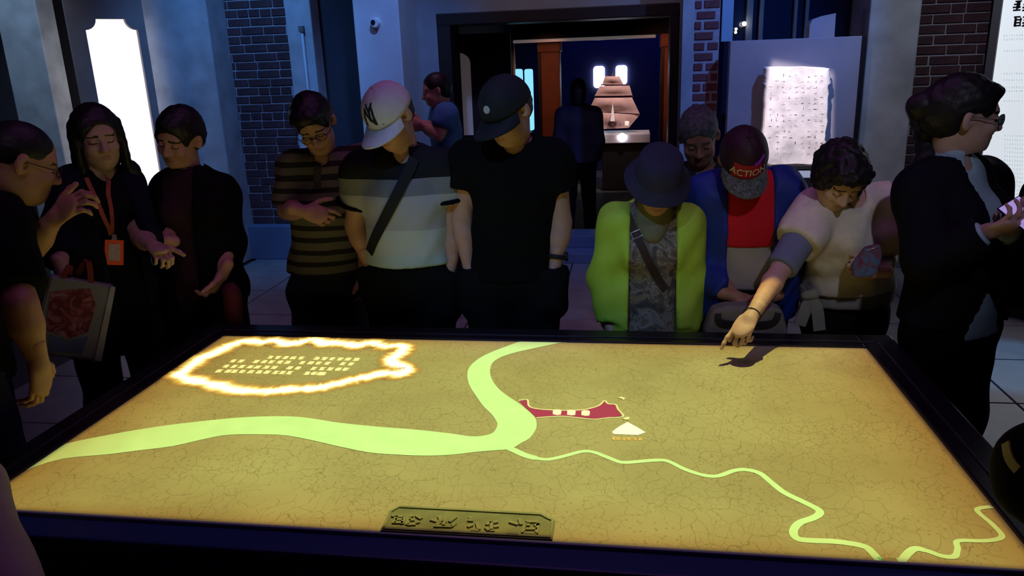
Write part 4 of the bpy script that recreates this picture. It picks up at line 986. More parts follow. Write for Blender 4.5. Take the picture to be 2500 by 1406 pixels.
    def trousers(s, mt, waist, r=1.05, h=0.013, inf=0.006, pockets=False):
        J, z = s.J, s.sz; hp = J['hip']
        ops = s.leg_ops(r)+[cone(J['hpA'], J['hpB'], 0.098*z*s.hv, 0.098*z*s.hv, 0.04), cone(hp, hp+UP*0.06, 0.150*z*s.hv, 0.145*z*s.hv, 0.04, (s.fwd, 0.72))]
        if pockets:      # the hands pushed into the side pockets bulge the cloth
            for o_, w, d in s.hands: ops.append(cone(w+d*0.03, w+d*0.17, 0.056, 0.070, 0.03, None, [(w+d*0.012, -d)]))
        s.cloth('trousers', ops, mt, inf, h, 0.004, cuts=[((0, 0, waist), UP), ((0, 0, 0.055), -UP)])
        for sd in 'AB': s.shoe(sd)
    def shoe(s, sd, mt=None):
        a = s.J['an'+sd]; z = s.sz; g0 = np.array([a[0], a[1], 0.0]); f = s.fwd
        ops = [cone(g0-f*0.045*z+UP*0.042, g0+f*0.06*z+UP*0.040, 0.042*z, 0.044*z, 0.02), cone(g0+f*0.06*z+UP*0.036, g0+f*0.165*z+UP*0.030, 0.044*z, 0.032*z, 0.02), cone(g0-f*0.02*z+UP*0.05, g0-f*0.01*z+UP*0.11, 0.042*z, 0.045*z, 0.02)]
        s.cloth('shoe', ops, mt or M_SHOE, 0, 0.012, 0, cuts=[((0, 0, 0.002), -UP)])
    def hair(s, style='short', extra=(), mt=None, vol=0.0, under_cap=False, name='hair', fold=0.0022, subs_extra=()):
        z = s.sz; L = s.hl; H = s.H; E = lambda c, r, k=0.02: ell(L(*c), H, np.array(r)*z, k)
        v = vol
        ops = [E((0, -0.018, 0.040), (0.083+v, 0.101+v, 0.092+v)), E((0, -0.055, -0.005), (0.074+v, 0.060+v, 0.075), 0.03)]+list(extra)
        subs = [E((0, 0.098, -0.030), (0.074, 0.062, 0.094), 0.012)]
        if style == 'short':
            subs += [E((-0.088, 0.010, -0.030), (0.03, 0.045, 0.055), 0.01), E((0.088, 0.010, -0.030), (0.03, 0.045, 0.055), 0.01)]
            cuts = [(L(0, -0.05, -0.075), -nrm(H[2]-H[1]*0.25))]
        elif style == 'buzz':
            ops = [E((0, -0.016, 0.036), (0.0785, 0.098, 0.0875))]; subs = [E((0, 0.105, -0.01), (0.08, 0.07, 0.09), 0.01), E((-0.088, 0.010, -0.030), (0.03, 0.05, 0.05), 0.01), E((0.088, 0.010, -0.030), (0.03, 0.05, 0.05), 0.01)]
            cuts = [(L(0, -0.05, -0.06), -nrm(H[2]-H[1]*0.25))]
        else: cuts = []
        if under_cap: cuts.append((L(0, 0, 0.045), H[2]))
        return s.cloth(name, ops, mt or s.hair_m, 0.0, 0.0065 if not s.far else 0.014, fold if style != 'buzz' else 0.0006, cuts=cuts, subs=list(subs)+list(subs_extra), fold_scale=4.0, rl=0)
    # --- accessories in head space
    def glasses(s, mt=M_FRAME, r=0.020, thin=0.0017, lens=None):
        g_ = put('glasses', tube_me('glasses', [s.hl(-0.011, 0.104, 0.006), s.hl(0, 0.106, 0.009), s.hl(0.011, 0.104, 0.006)], thin*1.2, 6), mt, s.root)
        for sg in (-1, 1):
            ring_ = [s.hl(sg*0.032+0.0215*math.cos(a)*(1+0.08*math.cos(2*a)), 0.101-0.004*abs(math.cos(a)), 0.002+r*0.86*math.sin(a)) for a in [2*math.pi*k/20 for k in range(20)]]
            put('rim', tube_me('rim', ring_, thin, 6, True), mt, g_)
            put('temple', tube_me('temple', [s.hl(sg*0.054, 0.098, 0.006), s.hl(sg*0.074, 0.075, 0.007), s.hl(sg*0.081, 0.0, 0.008), s.hl(sg*0.083, -0.016, -0.006)], thin, 6), mt, g_)
            if lens: 
                c_ = s.hl(sg*0.032, 0.1005, 0.002); V = [c_]+ring_; put('lens', from_data('lens', V, [(0, k+1, (k+1) % 20+1) for k in range(20)]), lens, g_)
        return g_
    def cap(s, crown_m, brim_m, tilt=8, r=(0.091, 0.111, 0.104), brim_len=0.075, zc=0.038, yc=-0.014, sx=1.0, name='cap', button_m=None, brim_drop=0.024):
        """six-panel baseball cap; returns the cap object and a mapping (azimuth deg from front, elevation deg) -> point on the crown"""
        a = math.radians(tilt); H = s.H; f = H[1]*math.cos(a)-H[2]*math.sin(a); u_ = H[2]*math.cos(a)+H[1]*math.sin(a); x = H[0]; o = s.hl(0, yc, zc); z = s.sz
        def P(az, elv, gr=0.0):
            az, e = math.radians(az), math.radians(elv); c = math.cos(e)
            return o+z*(x*(r[0]+gr)*sx*math.sin(az)*c+f*(r[1]+gr)*math.cos(az)*c+u_*((r[2]+gr)*math.sin(e)*(1.0+0.04*math.cos(az)*c)-0.012))
        V = []; Fc = []; na, ne = 36, 12
        for i in range(ne+1):
            for k in range(na):
                seam = 0.0016*(abs((k*360/na) % 60-30)/30-0.5)
                V.append(P(k*360/na, -6+i*(96/ne)*0.999, seam if i < ne else 0))
        for i in range(ne):
            for k in range(na): Fc.append((i*na+k, i*na+(k+1) % na, (i+1)*na+(k+1) % na, (i+1)*na+k))
        Fc.append(tuple(range(na))[::-1])
        crown = put(name, from_data(name, V, Fc, True), crown_m, s.root)
        V = []; Fc = []; nu, nv = 20, 6
        for t_ in (0, -0.004):
            for j in range(nv+1):
                for i in range(nu+1):
                    az = -66+132*i/nu; b0 = P(az, -5, 0.001); w_ = math.cos(math.radians(az*90/68)); ext = brim_len*max(0.0, w_)**0.55*j/nv
                    lx = math.sin(math.radians(az)); dirv = nrm(f*1.0+x*lx*0.25)
                    V.append(b0+z*(dirv*ext-u_*(brim_drop*(j/nv)*(0.5+0.5*lx*lx)+0.014*lx*lx*(j/nv)))+u_*t_)
        m_ = (nu+1)*(nv+1)
        for j in range(nv):
            for i in range(nu):
                q = j*(nu+1)+i; Fc.append((q, q+nu+1, q+nu+2, q+1)); Fc.append((m_+q, m_+q+1, m_+q+nu+2, m_+q+nu+1))
        for i in range(nu): q = nv*(nu+1)+i; Fc.append((q, m_+q, m_+q+1, q+1))
        put('brim', from_data('brim', V, Fc, True), brim_m, crown)
        tp = P(0, 89.9); bm = bmesh.new(); bmesh.ops.create_uvsphere(bm, u_segments=10, v_segments=6, radius=0.008)
        for v in bm.verts: v.co = Vector(v.co)+Vector(tp)
        me = bpy.data.meshes.new('button'); bm.to_mesh(me); bm.free(); put('button', me, button_m or crown_m, crown)
        s.capP = P; return crown
def text_polys(txt, size=1.0):
    cu = bpy.data.curves.new('t', 'FONT'); cu.body = txt; cu.size = size; cu.align_x = 'CENTER'; cu.align_y = 'CENTER'; cu.offset = 0.012*size
    o = bpy.data.objects.new('t', cu); COL.objects.link(o); dg = bpy.context.evaluated_depsgraph_get(); me = bpy.data.meshes.new_from_object(o.evaluated_get(dg))
    bm = bmesh.new(); bm.from_mesh(me); bmesh.ops.triangulate(bm, faces=bm.faces[:])
    bmesh.ops.subdivide_edges(bm, edges=bm.edges[:], cuts=1)
    V = [(v.co.x, v.co.y) for v in bm.verts]; bm.verts.index_update(); Fc = [tuple(v.index for v in f.verts) for f in bm.faces]; bm.free()
    bpy.data.objects.remove(o); bpy.data.curves.remove(cu); bpy.data.meshes.remove(me); return V, Fc
def text_on_cap(p, txt, az0, el0, size_deg, mt, parent, name, roll=0, lift=0.003):
    V, Fc = text_polys(txt, 1.0); c, s_ = math.cos(math.radians(roll)), math.sin(math.radians(roll))
    P = [p.capP(az0+size_deg*(x*c-y*s_), el0+size_deg*0.95*(x*s_+y*c), lift) for x, y in V]
    put(name, from_data(name, P, Fc), mt, parent)
skin_set('mid', (0.44, 0.24, 0.165)); skin_set('tan', (0.36, 0.185, 0.115)); skin_set('fair', (0.56, 0.36, 0.27))

# ================================================================ THE VISITORS
from mathutils.bvhtree import BVHTree
def surf(obj):
    """ray-cast helper: pixel -> point on the object's surface as seen in the photograph"""
    me = obj.data; off = Vector((0, 0, 0)); p = obj.parent
    while p is not None: off += p.location; p = p.parent
    t_ = BVHTree.FromPolygons([v.co+off for v in me.vertices], [tuple(f.vertices) for f in me.polygons])
    def f(px, py, lift=0.003, default=None):
        d_ = nrm(ray(px, py)); loc, n_, i, dist = t_.ray_cast(Vector(CAM), Vector(d_))
        if loc is None: return None
        return np.array(loc)+np.array(n_)*lift, np.array(n_)
    return f
def strap_on(name, obj, pix, width, thick, mt, parent, lift=0.004, sub=5):
    f = surf(obj); pts = []; ns = []
    for q in catmull([np.array([*p, 0.0]) for p in pix], sub):
        r_ = f(q[0], q[1], lift)
        if r_ is not None: pts.append(r_[0]); ns.append(r_[1])
    ns = [nrm(sum(ns[max(0, i-2):i+3])) for i in range(len(ns))]
    return put(name, ribbon_me(name, pts, ns, width, thick), mt, parent)
def collar(p, mt, r=0.066, hgt=0.032, open_w=0.030):
    nk = p.J['neck']; ax = nrm(p.hl(0, -0.03, -0.06)-nk); z = p.sz
    lat, fw = p.lat, p.fwd
    def cf(X, Y, Z):
        l = (X-nk[0])*lat[0]+(Y-nk[1])*lat[1]; f_ = (X-nk[0])*fw[0]+(Y-nk[1])*fw[1]
        return np.minimum(f_, open_w-np.abs(l))+Z*0
    return p.cloth('collar', [cone(nk+ax*0.005, nk+ax*hgt*z+p.fwd*0.004, (r+0.014)*z, (r+0.002)*z, 0.01)], mt, 0, 0.006, 0.0, subs=[cone(nk-ax*0.05, nk+ax*0.3, (r-0.008)*z, (r-0.008)*z, 0.004)], cutfn=cf)
DOWN = -UP
M_BLKT = mat('black_tshirt', (0.0035, 0.0038, 0.0038), 0.9, spec=0.08); M_BLKP = mat('black_trousers', (0.005, 0.0055, 0.006), 0.9, spec=0.08)
M_NAVYP = mat('dark_navy_trousers', (0.014, 0.018, 0.035), 0.8)

# ---- man in the striped polo with glasses
Y = 3.2
P = Person('man in an olive and black striped polo with glasses, one hand at his chest', dict(
    head=W(768, 304, Y-0.07), neck=W(797, 396, Y), shA=W(722, 412, Y), shB=W(893, 400, Y+0.03), elA=W(702, 512, Y-0.06), wrA=W(742, 516, Y-0.22), elB=W(905, 545, Y+0.05), wrB=W(890, 655, Y-0.02), hip=W(800, 690, Y+0.02)),
    head=(12, 34, 14), size=0.98, skin='mid')
P.hand_ops(P.J['wrA'], P.lat*1.0+DOWN*0.25, -P.fwd*0.9+DOWN*0.5, UP+P.lat*0.1, per=[(20, 35, 20), (45, 60, 30), (60, 65, 40), (60, 65, 40)])
P.hand_ops(P.J['wrB'], DOWN, -P.lat, P.fwd)
P.body(); P.hair('short', vol=0.006, extra=[ell(P.hl(-0.01, 0.055, 0.088), P.H, np.array((0.066, 0.05, 0.034)), 0.02)])
P.glasses()
ol, bk = (0.155, 0.145, 0.095), (0.030, 0.027, 0.020)
st = []; z_ = 0.86
while z_ < 1.62: st += [(z_, ol), (z_+0.031, bk)]; z_ += 0.054
M_STRIPE = ramp_z('striped_polo_cloth', st[:30], z0=0.8, z1=1.75, wob=0.02)
hem = float(W(795, 682, Y-0.13)[2])
sh_ = P.top('polo_shirt', M_STRIPE, hem, {'A': (0.93, 0.066, 0.060, False), 'B': (0.8, 0.066, 0.062, False)}, inf=0.014, fold=0.005, neck=(0.058, 0.05), lower=(0.150, 0.158))
collar(P, mat('polo_collar', (0.05, 0.045, 0.035), 0.85))
pk = strap_on('button_placket', sh_, [(775, 402), (776, 440), (777, 462)], 0.030, 0.003, mat('polo_placket', (0.055, 0.048, 0.036), 0.85), P.root)
P.trousers(M_NAVYP, hem+0.05)

# ---- man in the white cap
Y = 3.0
P = Person('man in a white baseball cap and black-to-pale banded shirt, hands in pockets', dict(
    head=W(950, 285, Y-0.09), neck=W(990, 388, Y), shA=W(884, 418, Y), shB=W(1082, 412, Y+0.02), elA=W(868, 548, Y+0.03), wrA=W(900, 640, Y+0.0), elB=W(1103, 560, Y+0.05), wrB=W(1100, 655, Y+0.02), hip=W(1000, 665, Y+0.04)),
    head=(-24, 34, 6), size=1.0, skin='mid', heavy=1.06)
P.hand_ops(P.J['wrA'], DOWN+P.lat*0.25, P.lat, P.fwd, curls=(55, 60, 40), thumb=(0.9, 0.2, 0.3))
P.hand_ops(P.J['wrB'], DOWN-P.lat*0.2, -P.lat, P.fwd, curls=(55, 60, 40), thumb=(0.9, 0.2, 0.3))
P.body(); P.hair('short', vol=-0.003, under_cap=True)
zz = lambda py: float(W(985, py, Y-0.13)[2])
M_BAND = ramp_z('banded_shirt_cloth', [(0.85, (0.30, 0.46, 0.46)), (zz(655), (0.36, 0.46, 0.44)), (zz(628), (0.42, 0.46, 0.42)), (zz(563), (0.34, 0.34, 0.34)), (zz(478), (0.17, 0.175, 0.18)), (zz(436), (0.010, 0.010, 0.011))], z0=0.8, z1=1.75, wob=0.015)  # blue light on the hem is painted into the lowest bands
hem = float(W(1000, 664, Y-0.13)[2])
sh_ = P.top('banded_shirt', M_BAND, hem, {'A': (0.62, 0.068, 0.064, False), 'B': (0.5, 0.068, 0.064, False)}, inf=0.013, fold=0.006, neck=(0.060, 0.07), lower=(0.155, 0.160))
collar(P, M_BLKT, r=0.068)
for sd, fr_ in (('A', 0.62), ('B', 0.5)):
    a_, b_ = P.J['sh'+sd], P.J['el'+sd]; q = a_+(b_-a_)*fr_; P.cloth('cuff', [cone(a_+(b_-a_)*(fr_-0.09), b_, 0.079, 0.077, 0.01, None, [(q, nrm(b_-a_)), (a_+(b_-a_)*(fr_-0.07), nrm(a_-b_))])], M_BLKT, 0.014, 0.009, 0)
strap_on('bag_strap', sh_, [(1012, 388), (1000, 415), (975, 465), (945, 525), (918, 580), (905, 615)], 0.042, 0.006, mat('black_webbing', (0.010, 0.010, 0.010), 0.8), P.root)
P.trousers(M_BLKP, hem+0.05, r=1.10, pockets=True)
M_WCAP = mat('white_cap_cloth', (0.62, 0.58, 0.55), 0.8, 0.05, 30, 0.1)
c_ = P.cap(M_WCAP, M_WCAP, tilt=4, brim_len=0.080)
M_LOGO = mat('black_embroidery', (0.010, 0.010, 0.012), 0.7)
text_on_cap(P, 'N', 0.0, 24, 52, M_LOGO, c_, 'logo_letter'); text_on_cap(P, 'Y', 4.0, 33, 52, M_LOGO, c_, 'logo_letter')

# ---- man in black with the black cap
P = Person('man in a black T-shirt and black cap, hands in his pockets', dict(
    head=W(1236, 272, Y-0.08), neck=W(1258, 366, Y), shA=W(1147, 392, Y), shB=W(1347, 394, Y+0.02), elA=W(1127, 532, Y+0.03), wrA=W(1144, 645, Y+0.0), elB=W(1369, 545, Y+0.04), wrB=W(1356, 640, Y+0.0), hip=W(1250, 665, Y+0.04)),
    head=(-34, 30, 4), size=1.02, skin='mid', heavy=1.0)
P.hand_ops(P.J['wrA'], DOWN+P.lat*0.15, P.lat, P.fwd, curls=(55, 60, 40), thumb=(0.9, 0.2, 0.3)); P.hand_ops(P.J['wrB'], DOWN-P.lat*0.15, -P.lat, P.fwd, curls=(55, 60, 40), thumb=(0.9, 0.2, 0.3))
P.body(); P.hair('short', vol=-0.003, under_cap=True)
hem = float(W(1250, 700, Y-0.13)[2])
P.top('tshirt', M_BLKT, hem, {'A': (0.42, 0.068, 0.064, False), 'B': (0.46, 0.068, 0.064, False)}, inf=0.012, fold=0.005, neck=(0.060, 0.06), lower=(0.152, 0.158))
P.trousers(M_BLKP, hem+0.05, r=1.10, pockets=True)
M_BCAP = mat('black_cap_cloth', (0.010, 0.012, 0.014), 0.8)
c_ = P.cap(M_BCAP, M_BCAP, tilt=2, brim_len=0.080)
V = []; Fc = []
for k in range(12): a_ = 2*math.pi*k/12; V.append(P.capP(4+9*math.cos(a_)+4*math.sin(a_), 24+7*math.sin(a_)-3*math.cos(a_), 0.003))
put('logo', from_data('logo', V, [tuple(range(12))]), mat('pale_grey_embroidery', (0.42, 0.42, 0.40), 0.8), c_)
w_ = P.J['wrB']; d_ = nrm(w_-P.J['elB'])
wt = empty('wristwatch', tuple(w_)); tag(wt, 'black wristwatch on the arm of the man in black', 'watch')
put('band', tube_me('band', [w_-d_*0.022+rot(np.cross(d_, P.fwd)*0.038, d_, 2*math.pi*k/18) for k in range(18)], 0.009, 8, True), M_BLACK, wt)
put('dial', tube_me('dial', [w_-d_*0.022+P.lat*0.036, w_-d_*0.022+P.lat*0.048], 0.019, 14), M_FRAME, wt)

# ---- woman in the bucket hat and lime jacket
Y = 3.0
P = Person('woman in a dark bucket hat and open lime-green jacket', dict(
    head=W(1606, 448, Y-0.11), neck=W(1594, 520, Y+0.01), shA=W(1512, 548, Y), shB=W(1668, 552, Y+0.0), elA=W(1482, 680, Y+0.02), wrA=W(1490, 790, Y-0.03), elB=W(1680, 690, Y+0.02), wrB=W(1668, 800, Y-0.03), hip=W(1590, 800, Y+0.05)),
    head=(4, 34, -4), size=0.90, skin='mid', female=True)
P.hand_ops(P.J['wrA'], DOWN, P.lat, P.fwd); P.hand_ops(P.J['wrB'], DOWN, -P.lat, P.fwd)
P.body(); P.hair('short', vol=0.0)
def camo(name, cols, scale):
    mt = bpy.data.materials.new(name); mt.use_nodes = True; N = mt.node_tree.nodes; L = mt.node_tree.links; b = N['Principled BSDF']; b.inputs['Roughness'].default_value = 0.85
    tc = N.new('ShaderNodeTexCoord'); no = N.new('ShaderNodeTexNoise'); no.inputs['Scale'].default_value = scale; no.inputs['Detail'].default_value = 3; no.inputs['Distortion'].default_value = 1.5; L.new(tc.outputs['Object'], no.inputs['Vector'])
    r = N.new('ShaderNodeValToRGB'); L.new(no.outputs['Fac'], r.inputs[0]); e = r.color_ramp.elements
    for i, (p_, c) in enumerate(cols):
        q = e[i] if i < 2 else e.new(p_); q.position = p_; q.color = (*c, 1)
    L.new(r.outputs[0], b.inputs['Base Color']); return mt
M_BLOUSE = camo('patterned_blouse', [(0.36, (0.05, 0.045, 0.04)), (0.47, (0.13, 0.095, 0.06)), (0.52, (0.24, 0.20, 0.17)), (0.58, (0.10, 0.07, 0.04)), (0.66, (0.20, 0.15, 0.07))], 16)
hem = 0.66
bl_ = P.top('blouse', M_BLOUSE, hem, {}, inf=0.012, neck=(0.055, 0.03), lower=(0.152, 0.165))
nk = P.J['neck']; ax = nrm(P.hl(0, -0.03, -0.06)-nk)
P.cloth('scarf', [cone(nk-UP*0.005+P.fwd*0.02, nk+ax*0.05+P.fwd*0.01, 0.082, 0.070, 0.02), cone(nk-UP*0.055+P.fwd*0.07, nk-UP*0.01+P.fwd*0.05, 0.052, 0.06, 0.03)], mat('olive_scarf', (0.15, 0.14, 0.075), 0.9, 0.15, 20), 0, 0.008, 0.004)
M_LIME = mat('lime_jacket', (0.36, 0.54, 0.04), 0.7, 0.1, 6, 0.1)
lat, fw, ch = P.lat, P.fwd, P.chest
def open_front(p, w_top, w_bot, zt_, zb_, c=0.0, fmin=0.0):
    ch, lat, fw = p.chest, p.lat, p.fwd
    def cf(X, Y, Z):
        l = (X-ch[0])*lat[0]+(Y-ch[1])*lat[1]; f_ = (X-ch[0])*fw[0]+(Y-ch[1])*fw[1]-fmin
        t_ = np.clip((Z-zb_)/(zt_-zb_), 0, 1.5); w_ = w_bot+(w_top-w_bot)*t_
        return np.minimum(f_, w_-np.abs(l-c))
    return cf
hp = P.J['hip']; ztop = P.J['neck'][2]; jz = 0.70
jk = P.cloth('jacket', P.torso_ops()+P.sleeve_ops('A', 0.98, 0.068, 0.060, True)+P.sleeve_ops('B', 0.98, 0.068, 0.060, True)+[cone(hp+UP*0.18, np.array([hp[0], hp[1], jz]), 0.165, 0.185, 0.04, (fw, 0.74))],
    M_LIME, 0.022, 0.011, 0.007, cuts=[((0, 0, jz), -UP)], subs=P.neck_hole(0.075, 0.0), cutfn=open_front(P, 0.085, 0.095, ztop, jz))
strap_on('bag_strap', bl_, [(1528, 520), (1540, 545), (1560, 590), (1585, 640), (1610, 685), (1624, 705)], 0.030, 0.005, mat('brown_strap', (0.035, 0.018, 0.012), 0.7), P.root)
f_ = surf(bl_); r_ = f_(1556, 572, 0.010)
if r_ is not None:
    q, n_ = r_; u_ = nrm(np.cross(n_, nrm([0.4, 0, -1]))); v_ = np.cross(u_, n_)
    put('buckle', tube_me('buckle', [q+u_*0.022+v_*0.013, q-u_*0.022+v_*0.013, q-u_*0.022-v_*0.013, q+u_*0.022-v_*0.013], 0.0028, 6, True), M_STEEL, P.root)
P.trousers(mat('blue_jeans', (0.035, 0.05, 0.10), 0.8), 0.80, r=1.05)
# bucket hat: crown and drooping brim
M_HAT = mat('navy_hat', (0.022, 0.020, 0.040), 0.85, 0.1, 20); a_ = math.radians(4); H = P.H
f2 = H[1]*math.cos(a_)-H[2]*math.sin(a_); u2 = H[2]*math.cos(a_)+H[1]*math.sin(a_); o2 = P.hl(0, -0.016, 0.046); V = []; Fc = []; n = 36
prof = [(0.0, 0.084), (0.045, 0.084), (0.070, 0.078), (0.084, 0.064), (0.092, 0.02), (0.096, 0.0)]
def lathe_part(prof):
    V = []; Fc = []
    for r_, h_ in prof:
        for k in range(n):
            t_ = 2*math.pi*k/n; wv = 1+0.03*math.sin(3*t_)*(r_ > 0.1); V.append(o2+(H[0]*r_*math.sin(t_)*0.95*wv+f2*r_*1.12*math.cos(t_)*wv)+u2*(h_+(0.006*math.sin(4*t_+1) if r_ > 0.1 else 0)))
    for i in range(len(prof)-1):
        for k in range(n): Fc.append((i*n+k, i*n+(k+1) % n, (i+1)*n+(k+1) % n, (i+1)*n+k))
    return from_data('hat', V, Fc, True)
hat = put('bucket_hat', lathe_part(prof), M_HAT, P.root)
put('brim', lathe_part([(0.094, 0.004), (0.110, -0.014), (0.126, -0.034), (0.129, -0.036), (0.126, -0.040), (0.108, -0.020), (0.094, -0.004)]), M_HAT, hat)

# ---- grey-haired man behind
Y = 3.62
P = Person('grey-haired man in dark clothes looking down between the bucket hat and the red cap', dict(
    head=W(1706, 335, Y-0.09), neck=W(1716, 428, Y), shA=W(1632, 450, Y), shB=W(1802, 446, Y+0.02), elA=W(1620, 570, Y+0.03), wrA=W(1625, 680, Y-0.02), elB=W(1815, 570, Y), wrB=W(1805, 680, Y-0.05), hip=W(1716, 650, Y+0.04)),
    head=(-6, 30, 5), size=1.0, skin=('brown', (0.26, 0.13, 0.085)), hair=M_HAIRG)
for sd in 'AB': P.hand_ops(P.J['wr'+sd], DOWN, P.lat*(1 if sd == 'A' else -1), P.fwd)
P.body(); P.hair('short', vol=0.002)
P.top('jacket', mat('dark_navy_jacket', (0.010, 0.012, 0.022), 0.85), 0.86, {'A': (0.95, 0.07, 0.06, True), 'B': (0.95, 0.07, 0.06, True)}, inf=0.016, neck=(0.062, 0.03), lower=(0.15, 0.16), h=0.014)
P.trousers(M_BLKP, 0.92)

# ---- man in the red cap and blue jacket
Y = 3.08
P = Person('man in a red and black cap, red shirt and open blue jacket', dict(
    head=W(1814, 392, Y-0.10), neck=W(1818, 462, Y+0.02), shA=W(1733, 478, Y), shB=W(1906, 470, Y+0.02), elA=W(1716, 640, Y+0.04), wrA=W(1792, 724, Y-0.15), elB=W(1918, 630, Y+0.08), wrB=W(1868, 728, Y-0.15), hip=W(1818, 690, Y+0.03)),
    head=(2, 46, 2), size=0.97, skin='tan', heavy=1.05)
P.hand_ops(P.J['wrA'], P.lat+DOWN*0.35-P.fwd*0.0, DOWN-P.fwd*0.4, P.fwd, curls=(30, 45, 30)); P.hand_ops(P.J['wrB'], -P.lat+DOWN*0.35, DOWN-P.fwd*0.4, P.fwd, curls=(30, 45, 30))
P.body(); P.hair('short', vol=-0.003, under_cap=True)
rh = float(W(1818, 612, Y-0.14)[2])
P.top('red_shirt', mat('red_cloth', (0.58, 0.008, 0.016), 0.8, 0.08, 8), rh, {}, inf=0.014, neck=(0.058, 0.03), lower=(0.155, 0.16))
lo_ = float(W(1818, 690, Y-0.14)[2])
P.cloth('undershirt', P.torso_ops(), mat('beige_undershirt', (0.34, 0.31, 0.28), 0.85, 0.08, 10), 0.006, 0.012, 0.003, cuts=[((0, 0, rh+0.04), UP), ((0, 0, lo_-0.05), -UP)])
M_BLUE = mat('blue_jacket', (0.007, 0.026, 0.21), 0.6, 0.15, 6, 0.1)
hp = P.J['hip']; jz = 0.74
P.cloth('jacket', P.torso_ops()+P.sleeve_ops('A', 0.90, 0.074, 0.070, True)+P.sleeve_ops('B', 0.90, 0.074, 0.070, True)+[cone(hp+UP*0.2, np.array([hp[0], hp[1], jz]), 0.165, 0.18, 0.04, (P.fwd, 0.74)),
    cone(P.J['elA']+UP*0.02, P.J['elA']*0.45+P.J['wrA']*0.55+DOWN*0.10, 0.07, 0.045, 0.05)],
    M_BLUE, 0.022, 0.011, 0.007, cuts=[((0, 0, jz), -UP)], subs=P.neck_hole(0.072, 0.0), cutfn=open_front(P, 0.085, 0.082, P.J['neck'][2], jz))
P.trousers(M_BLKP, lo_, r=1.06)
M_RCAP = mat('red_black_cap', (0.035, 0.006, 0.012), 0.7); M_GCAP = camo('speckled_grey_brim', [(0.4, (0.045, 0.05, 0.045)), (0.6, (0.13, 0.15, 0.15))], 90)
def panel_cap(name, c_front, c_back):
    return mat(name, c_back, 0.7)
c_ = P.cap(mat('cap_maroon_black', (0.028, 0.006, 0.014), 0.6), M_GCAP, tilt=2, brim_len=0.078)
V = []; Fc = []
for i in range(9):
    for k in range(13): V.append(P.capP(-40+74*k/12, -3+34*i/8, 0.0016))
for i in range(8):
    for k in range(12): Fc.append((i*13+k, i*13+k+1, i*13+14+k, i*13+13+k))
put('front_panel', from_data('front_panel', V, Fc, True), mat('cap_red', (0.33, 0.006, 0.016), 0.6), c_)
V = []; Fc = []
for i in range(2):
    for k in range(9): V.append(P.capP(14+36*k/8, 27+i*7+k*1.1, 0.002))
for k in range(8): Fc.append((k, k+1, k+10, k+9))
put('purple_flash', from_data('purple_flash', V, Fc, True), mat('cap_purple', (0.28, 0.03, 0.55), 0.5), c_)
text_on_cap(P, 'ACTION', 0, 13, 23, mat('cap_cream_text', (0.55, 0.46, 0.28), 0.7), c_, 'lettering', lift=0.0035)
# the bag he holds
bz1 = float(W(1815, 738, 2.86)[2]); bx0, bx1 = XO(1722, 2.86, 770), XO(1918, 2.86, 770)
bag = empty('handbag', ((bx0+bx1)/2, 2.855, bz1-0.26)); tag(bag, 'grey fabric bag with dark handle held by the man in the red cap', 'bag')
M_GBAG = mat('grey_bag_cloth', (0.16, 0.155, 0.14), 0.85, 0.12, 12, 0.1)
pz = [(bx0-0.01, bz1-0.27), (bx1+0.01, bz1-0.27), (bx1+0.005, bz1-0.10), (bx1-0.02, bz1-0.015), (bx1-0.07, bz1), (bx0+0.07, bz1-0.005), (bx0+0.02, bz1-0.02), (bx0-0.005, bz1-0.10)]
o = prism('bag_body', pz, 0.085, ((0, 2.815, 0), (1, 0, 0), (0, 0, 1), (0, 1, 0)), M_GBAG, bag)
md = o.modifiers.new('round', 'BEVEL'); md.width = 0.018; md.segments = 3; md.limit_method = 'ANGLE'
cxb = (bx0+bx1)/2
hpts = catmull([(cxb-0.105, 2.812, bz1-0.030), (cxb-0.10, 2.806, bz1-0.055), (cxb-0.06, 2.804, bz1-0.066), (cxb+0.06, 2.804, bz1-0.066), (cxb+0.10, 2.806, bz1-0.052), (cxb+0.11, 2.812, bz1-0.024)], 5)
put('handle', ribbon_me('handle', hpts, [(0, -1, 0)], 0.022, 0.006), M_BLACK, bag)

# ---- woman in cream reaching over the table
Y = 3.02
tip = WZ(1768, 864, TZ+0.055)
wr = W(1834, 772, tip[1]+0.10)
P = Person('woman in a cream top with curly dark hair pointing at the map', dict(
    head=W(2050, 432, Y-0.14), neck=W(2078, 492, Y-0.02), shA=W(1992, 522, Y-0.05), shB=W(2148, 505, Y+0.06), elA=W(1912, 648, Y-0.21), wrA=wr, elB=W(2172, 625, Y+0.06), wrB=W(2140, 662, Y-0.13), hip=W(2062, 745, Y+0.14)),
    head=(-14, 44, -6), size=0.95, skin='fair', female=True, heavy=1.08)
hd_ = nrm(tip-wr)
P.hand_ops(wr, hd_, nrm(np.array([0.15, 0.35, -0.9])), np.array([-0.9, -0.3, 0.1]), index=(8, 8, 6), per=[(6, 10, 8), (48, 62, 35), (58, 70, 40), (60, 70, 40)], thumb=(0.7, 0.35, 0.6))
P.hand_ops(P.J['wrB'], -P.lat*0.7+UP*0.1, -P.fwd, UP, curls=(60, 65, 45), thumb=(0.8, 0.4, 0.3))
P.body()
L = P.hl
P.hair('long', vol=0.004, fold=0.006, extra=[ell(L(0.062, 0.01, -0.02), P.H, np.array((0.034, 0.05, 0.075)), 0.03), ell(L(-0.066, -0.005, 0.0), P.H, np.array((0.028, 0.05, 0.06)), 0.03), ell(L(0.0, 0.055, 0.085), P.H, np.array((0.070, 0.045, 0.035)), 0.03), ell(L(0.07, 0.0, -0.075), P.H, np.array((0.026, 0.036, 0.05)), 0.03), ell(L(0, -0.085, 0.02), P.H, np.array((0.07, 0.04, 0.075)), 0.03)])
